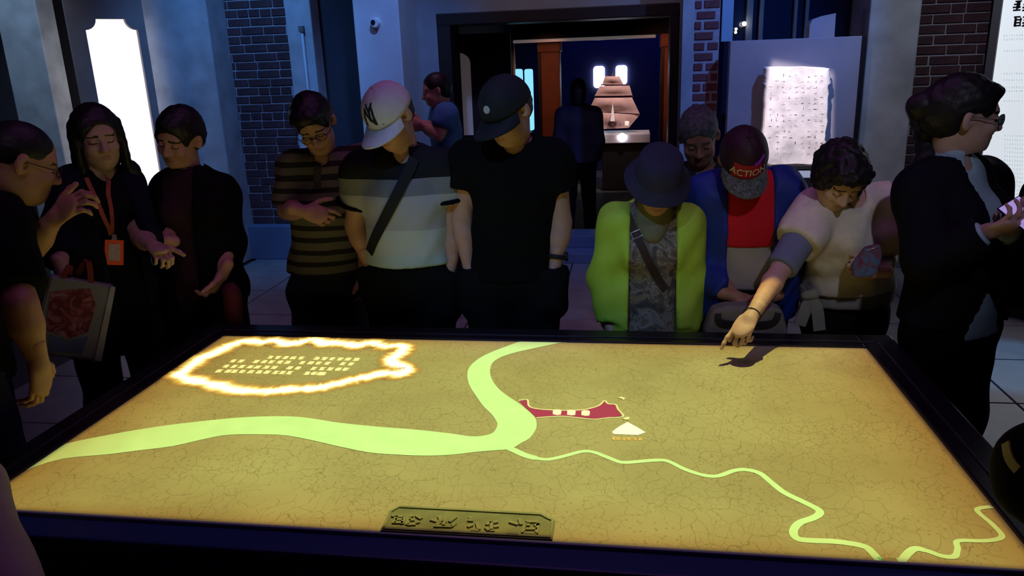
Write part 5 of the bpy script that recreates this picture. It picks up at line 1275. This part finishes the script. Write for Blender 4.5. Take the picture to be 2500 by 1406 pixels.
M_CRM = mat('cream_knit', (0.70, 0.64, 0.52), 0.9, 0.08, 30, 0.15)
hem = float(W(2062, 728, Y-0.02)[2])
P.top('sweater', M_CRM, hem, {'A': (0.60, 0.076, 0.070, False), 'B': (0.85, 0.080, 0.070, False)}, inf=0.020, neck=(0.060, 0.03), fold=0.007, lower=(0.16, 0.165), extra=[cone(P.chest+P.lat*0.05-P.fwd*0.0, P.J['elB']*0.4+P.J['hip']*0.6, 0.12, 0.10, 0.06, (P.fwd, 0.7))])
a_, b_ = P.J['shA'], P.J['elA']; b2 = b_+(P.J['wrA']-b_)*0.06
P.cloth('under_sleeve', [cone(a_+(b_-a_)*0.45, b2, 0.062, 0.055, 0.01, None, [(b2, nrm(b_-a_))])], mat('blue_grey_sleeve', (0.16, 0.19, 0.27), 0.85), 0.0, 0.009, 0.002)
M_SASH = mat('taupe_sash', (0.28, 0.27, 0.21), 0.9, 0.1, 14)
hp = P.J['hip']
P.cloth('sash', [cone(np.array([hp[0], hp[1], hem-0.06]), np.array([hp[0], hp[1], hem+0.05]), 0.176, 0.176, 0.02, (P.fwd, 0.78))], M_SASH, 0.020, 0.011, 0.004, cuts=[((0, 0, hem-0.055), -UP), ((0, 0, hem+0.022), UP)])
kx = W(1975, 722, Y-0.04); 
for q in ([(0, 0, 0), (-0.012, -0.01, -0.05), (-0.03, -0.012, -0.115)], [(0.01, -0.005, 0), (0.03, -0.012, -0.05), (0.045, -0.012, -0.135)]):
    put('sash_tail', ribbon_me('sash_tail', [kx+np.array(v) for v in catmull(q, 4)], [(0, -1, 0)], [0.03]*3+[0.045]*6, 0.006), M_SASH, P.root)
P.cloth('sash_knot', [cone(kx+np.array([-0.012, 0, 0]), kx+np.array([0.018, 0, 0.006]), 0.020, 0.022, 0.01)], M_SASH, 0, 0.006, 0.001)
P.trousers(M_BLKP, hem+0.04, r=1.02)
# colourful pouch at her hip
ph = W(2112, 646, Y-0.20); e = empty('pouch', tuple(ph)); tag(e, 'small pink and blue pouch in the crook of the cream woman\'s arm', 'pouch')
o = prism('pouch_body', [(-0.035, -0.05), (0.04, -0.045), (0.06, 0.03), (0.045, 0.075), (-0.005, 0.06), (-0.04, 0.0)], 0.03, (ph, (1, 0, 0), (0, 0, 1), (0, 1, 0)), camo('pink_blue_print', [(0.38, (0.16, 0.04, 0.07)), (0.5, (0.14, 0.11, 0.18)), (0.58, (0.05, 0.18, 0.32)), (0.7, (0.15, 0.03, 0.05))], 14), e)
md = o.modifiers.new('round', 'BEVEL'); md.width = 0.01; md.segments = 2
put('zip', tube_me('zip', [ph+np.array(v) for v in ((0.0, -0.002, 0.052), (0.04, -0.002, 0.066))], 0.003, 6), M_STEEL, e)
bw_ = P.J['wrA']; d_ = nrm(bw_-P.J['elA'])
put('bracelet', tube_me('bracelet', [bw_-d_*0.008+rot(np.cross(d_, UP)/np.linalg.norm(np.cross(d_, UP))*0.029, d_, 2*math.pi*k/20) for k in range(20)], 0.0018, 5, True), mat('dark_cord', (0.03, 0.03, 0.02), 0.8), P.root)

# ---- woman in the dark suit at the right
P = Person('woman in a black suit and light blue shirt with ponytail, glasses and a phone', dict(
    head=WD(2354, 284, 2.55), neck=WD(2318, 408, 2.62), shA=WD(2246, 470, 2.60), shB=WD(2400, 448, 2.76), elA=WD(2262, 636, 2.52), wrA=WD(2408, 566, 2.40), elB=WD(2435, 600, 2.74), wrB=WD(2462, 556, 2.50), hip=WD(2322, 770, 2.76)),
    head=(50, 6, 4), size=1.04, skin=('rose', (0.46, 0.30, 0.25)), female=True)
pd = nrm(WD(2500, 540, 2.30)-P.J['wrA'])
P.hand_ops(P.J['wrA'], pd, np.array([0.1, 0.4, 0.8]), UP*0.4-P.fwd*0.3+np.array([0, 0.8, 0]), curls=(35, 50, 35), thumb=(0.6, 0.3, 0.8))
P.hand_ops(P.J['wrB'], nrm(WD(2512, 540, 2.40)-P.J['wrB']), np.array([0.0, -0.3, 0.9]), np.array([0, -0.8, 0.4]), curls=(35, 50, 35))
P.body(); L = P.hl
P.hair('long', vol=0.004, extra=[ell(L(0, -0.10, 0.02), P.H, np.array((0.06, 0.05, 0.065)), 0.03), ell(L(0.0, 0.060, 0.085), P.H, np.array((0.05, 0.035, 0.022)), 0.02)],
    subs_extra=[ell(L(-0.094, 0.025, -0.035), P.H, (0.045, 0.075, 0.065), 0.01), ell(L(0.094, 0.025, -0.035), P.H, (0.045, 0.075, 0.065), 0.01), ell(L(0, -0.02, -0.12), P.H, (0.08, 0.06, 0.06), 0.01)])
pt = [L(0, -0.13, 0.02)]+[WD(2272, 330, 2.66), WD(2256, 420, 2.60), WD(2252, 500, 2.58), WD(2262, 560, 2.57)]
P.cloth('ponytail', [cone(pt[i], pt[i+1], 0.050-0.006*i, 0.050-0.007*(i+1), 0.03) for i in range(4)], M_HAIR, 0, 0.009, 0.004, fold_scale=2.5)
P.glasses(mt=mat('thin_metal_frame', (0.10, 0.12, 0.14), 0.3, metal=0.5), thin=0.0013, lens=mat('glasses_lens', (0.25, 0.55, 0.65), 0.1))
M_SHIRT = mat('light_blue_shirt', (0.33, 0.47, 0.55), 0.75, 0.06, 10)
sh_ = P.top('shirt', M_SHIRT, 0.80, {}, inf=0.003, neck=(0.052, 0.02), lower=(0.150, 0.168), fold=0.002)
collar(P, M_SHIRT, r=0.058, hgt=0.045, open_w=0.02)
M_SUIT = mat('black_suit', (0.0045, 0.005, 0.009), 0.8, 0.1, 20, spec=0.1)
hp = P.J['hip']; jz = 0.84
P.cloth('blazer', P.torso_ops()+P.sleeve_ops('A', 0.92, 0.058, 0.054, True)+P.sleeve_ops('B', 0.92, 0.058, 0.054, True)+[cone(hp+UP*0.16, np.array([hp[0], hp[1], jz]), 0.16, 0.185, 0.04, (P.fwd, 0.76))],
    M_SUIT, 0.020, 0.010, 0.004, cuts=[((0, 0, jz), -UP)], subs=P.neck_hole(0.066, 0.0), cutfn=lambda X, Y, Z, c0=open_front(P, 0.075, 0.012, P.J['neck'][2], P.chest[2]-0.10, 0.02, 0.02), c1=open_front(P, 0.0, 0.11, hp[2]+0.16, jz, 0.03, 0.02): np.maximum(np.where(Z > P.chest[2]-0.12, c0(X, Y, Z), -1.0), np.where(Z < hp[2]+0.14, c1(X, Y, Z), -1.0)))
for sd in 'AB':
    a_, b_ = P.J['el'+sd], P.J['wr'+sd]; P.cloth('shirt_cuff', [cone(a_+(b_-a_)*0.8, b_, 0.040, 0.036, 0.01, None, [(a_+(b_-a_)*0.97, nrm(b_-a_))])], M_SHIRT, 0.004, 0.009, 0)
P.trousers(M_BLKP, 0.92, r=1.08)
pc = WD(2498, 524, 2.34); e = empty('phone', tuple(pc)); tag(e, 'phone with lit violet screen in the suited woman\'s hands', 'phone')
R_ = Matrix.Rotation(math.radians(-35), 4, 'Y') @ Matrix.Rotation(math.radians(25), 4, 'X')
for nm, sz, off, mt in (('case', (0.072, 0.145, 0.009), 0, M_BLACK), ('screen', (0.064, 0.132, 0.002), 0.0055, mat('phone_screen', (0.3, 0.2, 0.5), 0.2, emit=0.55, emit_color=(0.55, 0.42, 0.95)))):
    me = box_me(nm, -sz[0]/2, sz[0]/2, -sz[1]/2, sz[1]/2, off-sz[2]/2, off+sz[2]/2, 0.002 if nm == 'case' else 0, 2); me.transform(Matrix.Translation(Vector(pc)) @ R_); put(nm, me, mt, e)

# ---- person in black at the far right edge
P = Person('person in black at the right edge behind the suited woman', dict(
    head=WD(2640, 330, 3.0), neck=WD(2650, 440, 3.05), shA=WD(2560, 480, 2.95), shB=WD(2740, 480, 3.1), elA=WD(2520, 650, 2.95), wrA=WD(2560, 720, 2.8), elB=WD(2760, 640, 3.1), wrB=WD(2750, 760, 3.0), hip=WD(2640, 760, 3.1)), head=(0, 25, 0), size=0.98, skin='mid')
for sd in 'AB': P.hand_ops(P.J['wr'+sd], DOWN, P.lat*(1 if sd == 'A' else -1), P.fwd)
P.body(); P.hair('short')
P.top('sweatshirt', M_BLKT, 0.86, {'A': (0.95, 0.075, 0.07, True), 'B': (0.95, 0.075, 0.07, True)}, inf=0.02, h=0.014, lower=(0.15, 0.16)); P.trousers(M_BLKP, 0.92)
sb = WD(2490, 678, 2.92); e = empty('shoulder_bag', tuple(sb)); tag(e, 'rounded black shoulder bag at the right edge of the picture', 'bag')
o = prism('bag_body', rounded(-0.07, 0.12, -0.13, 0.12, 0.06), 0.10, (sb, (0.95, -0.3, 0), (0, 0, 1), (0.3, 0.95, 0)), M_BLACK, e); md = o.modifiers.new('round', 'BEVEL'); md.width = 0.02; md.segments = 3
put('strap', tube_me('strap', catmull([sb+np.array(v) for v in ((0.02, 0.05, 0.11), (0.06, 0.05, 0.25), (0.11, 0.08, 0.33), (0.14, 0.1, 0.2), (0.10, 0.06, 0.11))], 5), 0.010, 6), M_BLACK, e)

# ---- person in the black jacket with lime piping at the near right corner
P = Person('person in a black jacket with lime piping at the near right table corner', dict(
    head=np.array([1.00, 1.12, 1.47]), neck=np.array([1.06, 1.12, 1.33]), shA=np.array([1.03, 1.29, 1.27]), shB=np.array([1.05, 0.93, 1.27]), elA=WZ(2568, 1165, 1.00), wrA=np.array([0.86, 1.18, 0.93]), elB=np.array([0.98, 0.86, 1.00]), wrB=np.array([0.80, 0.90, 0.92]), hip=np.array([1.09, 1.12, 0.86])), head=(0, 30, 0), size=0.96, skin='mid')
P.hand_ops(P.J['wrA'], nrm(np.array([0.1, -0.6, -0.1])), DOWN, np.array([-1, 0, 0]), curls=(25, 35, 25)); P.hand_ops(P.J['wrB'], nrm(np.array([-0.3, 0.5, 0.0])), DOWN, np.array([1, 0, 0]), curls=(25, 35, 25))
P.body(); P.hair('short')
jk = P.top('jacket', M_BLKT, 0.80, {'A': (1.0, 0.080, 0.080, True), 'B': (0.95, 0.08, 0.07, True)}, inf=0.02, h=0.013, lower=(0.15, 0.16)); P.trousers(M_BLKP, 0.90)
strap_on('lime_piping', jk, [(2462, 1085), (2466, 1110), (2474, 1130), (2490, 1150)], 0.016, 0.004, mat('lime_trim', (0.40, 0.50, 0.06), 0.7), P.root)

# ---- man with glasses at the left edge
P = Person('man with cropped hair and glasses in a black T-shirt at the left edge', dict(
    head=WD(52, 398, 2.30), neck=WD(-8, 470, 2.34), shA=WD(2, 560, 2.12), shB=WD(10, 520, 2.52), elA=WD(48, 745, 2.02), wrA=WD(92, 880, 2.06), elB=WD(72, 605, 2.40), wrB=WD(132, 535, 2.36), hip=WD(-90, 840, 2.42)),
    head=(8, 24, 0), size=0.98, skin='tan')
P.hand_ops(P.J['wrA'], nrm(WD(112, 985, 2.10)-P.J['wrA']), P.lat*0.6-P.fwd*0.8, P.lat*0.5+P.fwd, curls=(28, 35, 25))
P.hand_ops(P.J['wrB'], nrm(WD(190, 480, 2.33)-P.J['wrB']), np.array([0.3, 0.7, -0.3]), UP+np.array([-0.3, 0, 0]), curls=(35, 50, 35))
P.body(); P.hair('buzz'); P.glasses()
P.top('tshirt', M_BLKT, 0.86, {'A': (0.84, 0.072, 0.068, False), 'B': (0.7, 0.070, 0.066, False)}, inf=0.010, neck=(0.060, 0.03), lower=(0.15, 0.16))
collar(P, mat('grey_collar', (0.06, 0.065, 0.06), 0.85), r=0.064, hgt=0.028)
P.trousers(M_NAVYP, 0.92)

# ---- woman with long hair, lanyard and badge
P = Person('woman with long dark hair and an orange lanyard before the glowing board', dict(
    head=WD(238, 336, 2.92), neck=WD(238, 432, 3.0), shA=WD(178, 462, 2.92), shB=WD(302, 458, 3.06), elA=WD(140, 590, 2.90), wrA=WD(150, 665, 2.76), elB=WD(346, 580, 3.02), wrB=WD(372, 600, 2.88), hip=WD(262, 700, 3.06)),
    head=(-12, 10, 4), size=0.95, skin=('olive', (0.40, 0.26, 0.185)), female=True)
P.hand_ops(P.J['wrA'], DOWN+P.fwd*0.3, P.lat, P.fwd, curls=(45, 60, 40)); P.hand_ops(P.J['wrB'], nrm(WD(415, 622, 2.80)-P.J['wrB']), DOWN, P.fwd, curls=(50, 55, 40), spread=0.3)
P.body(); L = P.hl; E = lambda c, r: ell(L(*c), P.H, np.array(r)*0.95, 0.03)
P.hair('long', vol=0.004, fold=0.0018, extra=[E((-0.084, -0.002, -0.075), (0.022, 0.050, 0.14)), E((0.084, -0.004, -0.07), (0.020, 0.045, 0.13)), E((0.112, -0.0, -0.170), (0.022, 0.03, 0.05)), E((0, -0.07, -0.08), (0.08, 0.04, 0.12)), E((-0.045, 0.056, 0.065), (0.035, 0.034, 0.035)), E((-0.085, 0.0, -0.15), (0.025, 0.04, 0.07))],
    subs_extra=[ell(L(0.008, 0.10, -0.03), P.H, (0.070, 0.075, 0.098), 0.01)])
M_DTOP = mat('black_top', (0.005, 0.005, 0.007), 0.9, spec=0.08)
sh_ = P.top('black_top', M_DTOP, 0.84, {}, inf=0.008, neck=(0.064, 0.085), lower=(0.145, 0.155))
hp = P.J['hip']
P.cloth('cardigan', P.torso_ops()+P.sleeve_ops('A', 0.55, 0.064, 0.058, True)+P.sleeve_ops('B', 0.40, 0.064, 0.058, True)+[cone(hp+UP*0.15, np.array([hp[0], hp[1], 0.72]), 0.15, 0.165, 0.04, (P.fwd, 0.76))],
    mat('navy_cardigan', (0.006, 0.007, 0.016), 0.9, spec=0.08), 0.018, 0.012, 0.004, cuts=[((0, 0, 0.72), -UP)], subs=P.neck_hole(0.075, 0.03), cutfn=open_front(P, 0.07, 0.06, P.J['neck'][2], 0.72))
P.trousers(M_BLKP, 0.92)
lan = empty('lanyard_badge', tuple(WD(270, 612, 2.86))); tag(lan, 'orange lanyard with an orange name badge around the woman\'s neck', 'badge')
M_LAN = mat('orange_ribbon', (0.30, 0.065, 0.035), 0.7); M_BADGE = mat('orange_badge', (0.72, 0.10, 0.02), 0.6, emit=0.03, emit_color=(0.8, 0.12, 0.03))
strap_on('ribbon', sh_, [(207, 440), (222, 475), (240, 515), (257, 552), (263, 570)], 0.016, 0.003, M_LAN, lan, lift=0.020)
strap_on('ribbon', sh_, [(258, 440), (260, 475), (263, 520), (264, 552), (264, 570)], 0.016, 0.003, M_LAN, lan, lift=0.020)
f_ = surf(sh_); r_ = f_(273, 615, 0.028); bc = r_[0] if r_ is not None else WD(273, 615, 2.85)
vd = nrm(CAM-bc); bu = nrm(np.cross(UP, vd)); bu = rot(bu, vd, math.radians(-10)); bv = np.cross(vd, bu)
prism('card_holder', [(-0.032, -0.050), (0.032, -0.050), (0.032, 0.045), (-0.032, 0.045)], 0.005, (bc, bu, bv, vd), M_BADGE, lan)
prism('card_photo', [(-0.020, -0.034), (0.020, -0.034), (0.020, 0.030), (-0.020, 0.030)], 0.0015, (bc+vd*0.005, bu, bv, vd), mat('badge_card', (0.50, 0.42, 0.30), 0.6, 0.15, 40), lan)
prism('clip', [(-0.009, 0.045), (0.009, 0.045), (0.007, 0.066), (-0.007, 0.066)], 0.006, (bc, bu, bv, vd), M_STEEL, lan)
# tote bag hanging from her hand
tb = WD(180, 770, 2.72); e = empty('tote_bag', tuple(tb)); tag(e, 'translucent white carrier bag with red and blue print held by the long-haired woman', 'bag')
vd = nrm((CAM-tb)*[1, 1, 0.15]); bu = nrm(np.cross(UP, vd)); bu = rot(bu, vd, math.radians(-21)); bv = np.cross(vd, bu)
M_TOTE = mat('white_carrier_bag', (0.16, 0.17, 0.19), 0.5, 0.08, 8)
o = prism('bag_body', [(-0.115, -0.155), (0.115, -0.155), (0.105, 0.13), (-0.10, 0.13)], 0.035, (tb-vd*0.03, bu, bv, vd), M_TOTE, e); md = o.modifiers.new('round', 'BEVEL'); md.width = 0.012; md.segments = 2
prism('side_gusset', [(0.095, -0.15), (0.118, -0.15), (0.108, 0.125), (0.092, 0.125)], 0.004, (tb+vd*0.005, bu, bv, vd), mat('bag_edge', (0.26, 0.27, 0.28), 0.5), e)
prism('red_print', [(-0.075, -0.06), (0.0, -0.085), (0.055, -0.05), (0.060, 0.05), (0.03, 0.105), (-0.03, 0.09), (-0.085, 0.07)], 0.001, (tb+vd*0.0055, bu, bv, vd), camo('red_bag_print', [(0.42, (0.10, 0.012, 0.02)), (0.55, (0.24, 0.06, 0.08)), (0.68, (0.22, 0.16, 0.17))], 22), e)
prism('blue_print', [(-0.05, -0.135), (0.05, -0.13), (0.06, -0.065), (0.0, -0.09), (-0.06, -0.075)], 0.001, (tb+vd*0.0055, bu, bv, vd), mat('blue_bag_print', (0.07, 0.10, 0.22), 0.6, 0.3, 18), e)
hw_ = P.J['wrA']
put('handle', ribbon_me('handle', catmull([tb+bv*0.125+bu*0.03, tb+bv*0.20+bu*0.0, hw_+DOWN*0.09, hw_+DOWN*0.06], 4), [vd], 0.018, 0.003), mat('red_handle', (0.14, 0.015, 0.02), 0.7), e)
put('handle', ribbon_me('handle', catmull([tb+bv*0.125-bu*0.06, tb+bv*0.17-bu*0.045, hw_+DOWN*0.09, hw_+DOWN*0.06], 4), [vd], 0.018, 0.003), MATS['red_handle'], e)

# ---- woman in the black jacket at the left rear corner
P = Person('woman with tied-back hair in a black jacket beside the brick wall', dict(
    head=WD(438, 338, 3.20), neck=WD(464, 438, 3.27), shA=WD(420, 474, 3.27), shB=WD(534, 476, 3.30), elA=WD(410, 570, 3.24), wrA=WD(396, 588, 3.10), elB=WD(554, 588, 3.32), wrB=WD(544, 668, 3.22), hip=WD(490, 690, 3.34)),
    head=(-24, 18, -12), size=0.98, skin='mid', female=True)
P.hand_ops(P.J['wrA'], -P.lat*0.7+P.fwd*0.5+UP*0.2, -P.lat*0.3-P.fwd, UP, curls=(55, 65, 45)); P.hand_ops(P.J['wrB'], DOWN*0.8-P.lat*0.5, -P.lat, P.fwd, curls=(30, 45, 30))
P.body(); L = P.hl
P.hair('short', vol=0.006, extra=[ell(L(0, -0.11, 0.03), P.H, (0.04, 0.04, 0.04), 0.02), ell(L(-0.0, 0.045, 0.085), P.H, (0.055, 0.045, 0.03), 0.02), ell(L(-0.066, 0.02, 0.0), P.H, (0.022, 0.035, 0.05), 0.02)])
P.top('maroon_top', mat('maroon_cloth', (0.022, 0.006, 0.008), 0.85), 0.84, {}, inf=0.010, neck=(0.054, 0.0), lower=(0.145, 0.155))
hp = P.J['hip']
P.cloth('jacket', P.torso_ops()+P.sleeve_ops('A', 0.7, 0.066, 0.062, True)+P.sleeve_ops('B', 0.35, 0.066, 0.062, True)+[cone(hp+UP*0.15, np.array([hp[0], hp[1], 0.82]), 0.15, 0.16, 0.04, (P.fwd, 0.76))],
    mat('black_jacket', (0.004, 0.004, 0.0045), 0.9, spec=0.08), 0.020, 0.012, 0.004, cuts=[((0, 0, 0.82), -UP)], subs=P.neck_hole(0.062, 0.0), cutfn=open_front(P, 0.06, 0.045, P.J['neck'][2], 0.82, -0.03))
P.trousers(mat('dark_brown_trousers', (0.014, 0.009, 0.009), 0.8), 0.92)
rb = WD(562, 735, 3.16); e = empty('folded_umbrella_pouch', tuple(rb)); tag(e, 'dark red folded cloth bag hanging from the black-jacketed woman\'s hand', 'bag')
P2 = [rb+np.array(v) for v in ((0.0, 0, 0.075), (0.012, 0, 0.02), (0.006, 0, -0.05), (0.01, 0, -0.12))]
put('bag_body', tube_me('bag_body', catmull(P2, 4), 0.036, 12, False, [0.5, 0.75, 0.9, 1, 1.05, 1.05, 1.05, 1.0, 1.0, 0.95, 0.9, 0.8, 0.6]), mat('dark_red_cloth', (0.055, 0.004, 0.012), 0.8, 0.2, 12), e)
put('drawstring', tube_me('drawstring', [rb+np.array([0, 0, 0.06]), P.J['wrB']+DOWN*0.09], 0.004, 6), M_BLACK, e)

# ---- person whose mauve sleeve shows at the bottom left
P = Person('person in a mauve sleeve at the near left corner of the table', dict(
    head=np.array([-1.62, 0.72, 1.52]), neck=np.array([-1.64, 0.70, 1.38]), shA=np.array([-1.62, 0.52, 1.34]), shB=np.array([-1.56, 0.92, 1.34]), elA=np.array([-1.6, 0.42, 1.08]), wrA=np.array([-1.45, 0.5, 0.9]), elB=WD(-110, 1215, 1.62), wrB=WD(45, 1560, 1.42), hip=np.array([-1.66, 0.70, 0.90])), head=(0, 25, 0), size=0.98, skin='mid')
P.hand_ops(P.J['wrA'], DOWN+np.array([0.3, 0, 0]), np.array([0, 1, 0]), np.array([1, 0, 0])); P.hand_ops(P.J['wrB'], nrm(np.array([0.5, -0.2, -0.6])), DOWN, np.array([0, -1, 0]))
P.body(); P.hair('short')
P.top('mauve_shirt', mat('mauve_cloth', (0.30, 0.26, 0.25), 0.85, 0.06, 8), 0.82, {'A': (0.95, 0.07, 0.062, True), 'B': (0.95, 0.078, 0.076, True)}, inf=0.018, h=0.012, lower=(0.15, 0.16)); P.trousers(M_NAVYP, 0.90)

# ---- two visitors in the rear
Y = 5.6
P = Person('man in a blue shirt near the doorway, seen in profile', dict(
    head=W(1064, 222, Y-0.05), neck=W(1082, 262, Y), shA=W(1078, 276, Y+0.16), shB=W(1090, 282, Y-0.16), elA=W(1060, 325, Y+0.18), wrA=W(1030, 310, Y+0.1), elB=W(1072, 330, Y-0.20), wrB=W(1030, 302, Y-0.16), hip=np.array([W(1092, 300, Y)[0], Y, 0.92])), head=(0, 14, 0), size=0.98, skin='mid', far=True)
for sd in 'AB': P.hand_ops(P.J['wr'+sd], P.fwd+UP*0.1, P.lat*(1 if sd == 'A' else -1), UP, curls=(30, 40, 30))
P.body(); P.hair('short')
P.top('blue_shirt', mat('blue_cloth', (0.05, 0.18, 0.38), 0.8), 0.88, {'A': (0.6, 0.075, 0.07, False), 'B': (0.6, 0.075, 0.07, False)}, inf=0.016, lower=(0.15, 0.16)); P.trousers(M_NAVYP, 0.93, h=0.02)
Y = 7.9
P = Person('dark-clad woman seen from behind in front of the ship model', dict(
    head=W(1412, 222, Y), neck=W(1412, 264, Y-0.02), shA=W(1449, 282, Y), shB=W(1376, 282, Y), elA=W(1458, 345, Y), wrA=W(1452, 395, Y+0.1), elB=W(1368, 345, Y), wrB=W(1372, 395, Y+0.1), hip=np.array([W(1412, 300, Y)[0], Y, 0.80])), head=(0, 10, 0), size=0.95, skin='mid', female=True, far=True)
for sd in 'AB': P.hand_ops(P.J['wr'+sd], DOWN, P.lat*(1 if sd == 'A' else -1), P.fwd)
P.body(); L = P.hl; P.hair('long', extra=[ell(L(0, -0.06, -0.06), P.H, (0.08, 0.05, 0.11), 0.03)])
P.top('purple_top', mat('dark_purple_cloth', (0.022, 0.018, 0.05), 0.85), 0.76, {'A': (0.9, 0.075, 0.065, True), 'B': (0.9, 0.075, 0.065, True)}, inf=0.018, neck=None, lower=(0.15, 0.165)); P.trousers(M_BLKP, 0.86, h=0.02)
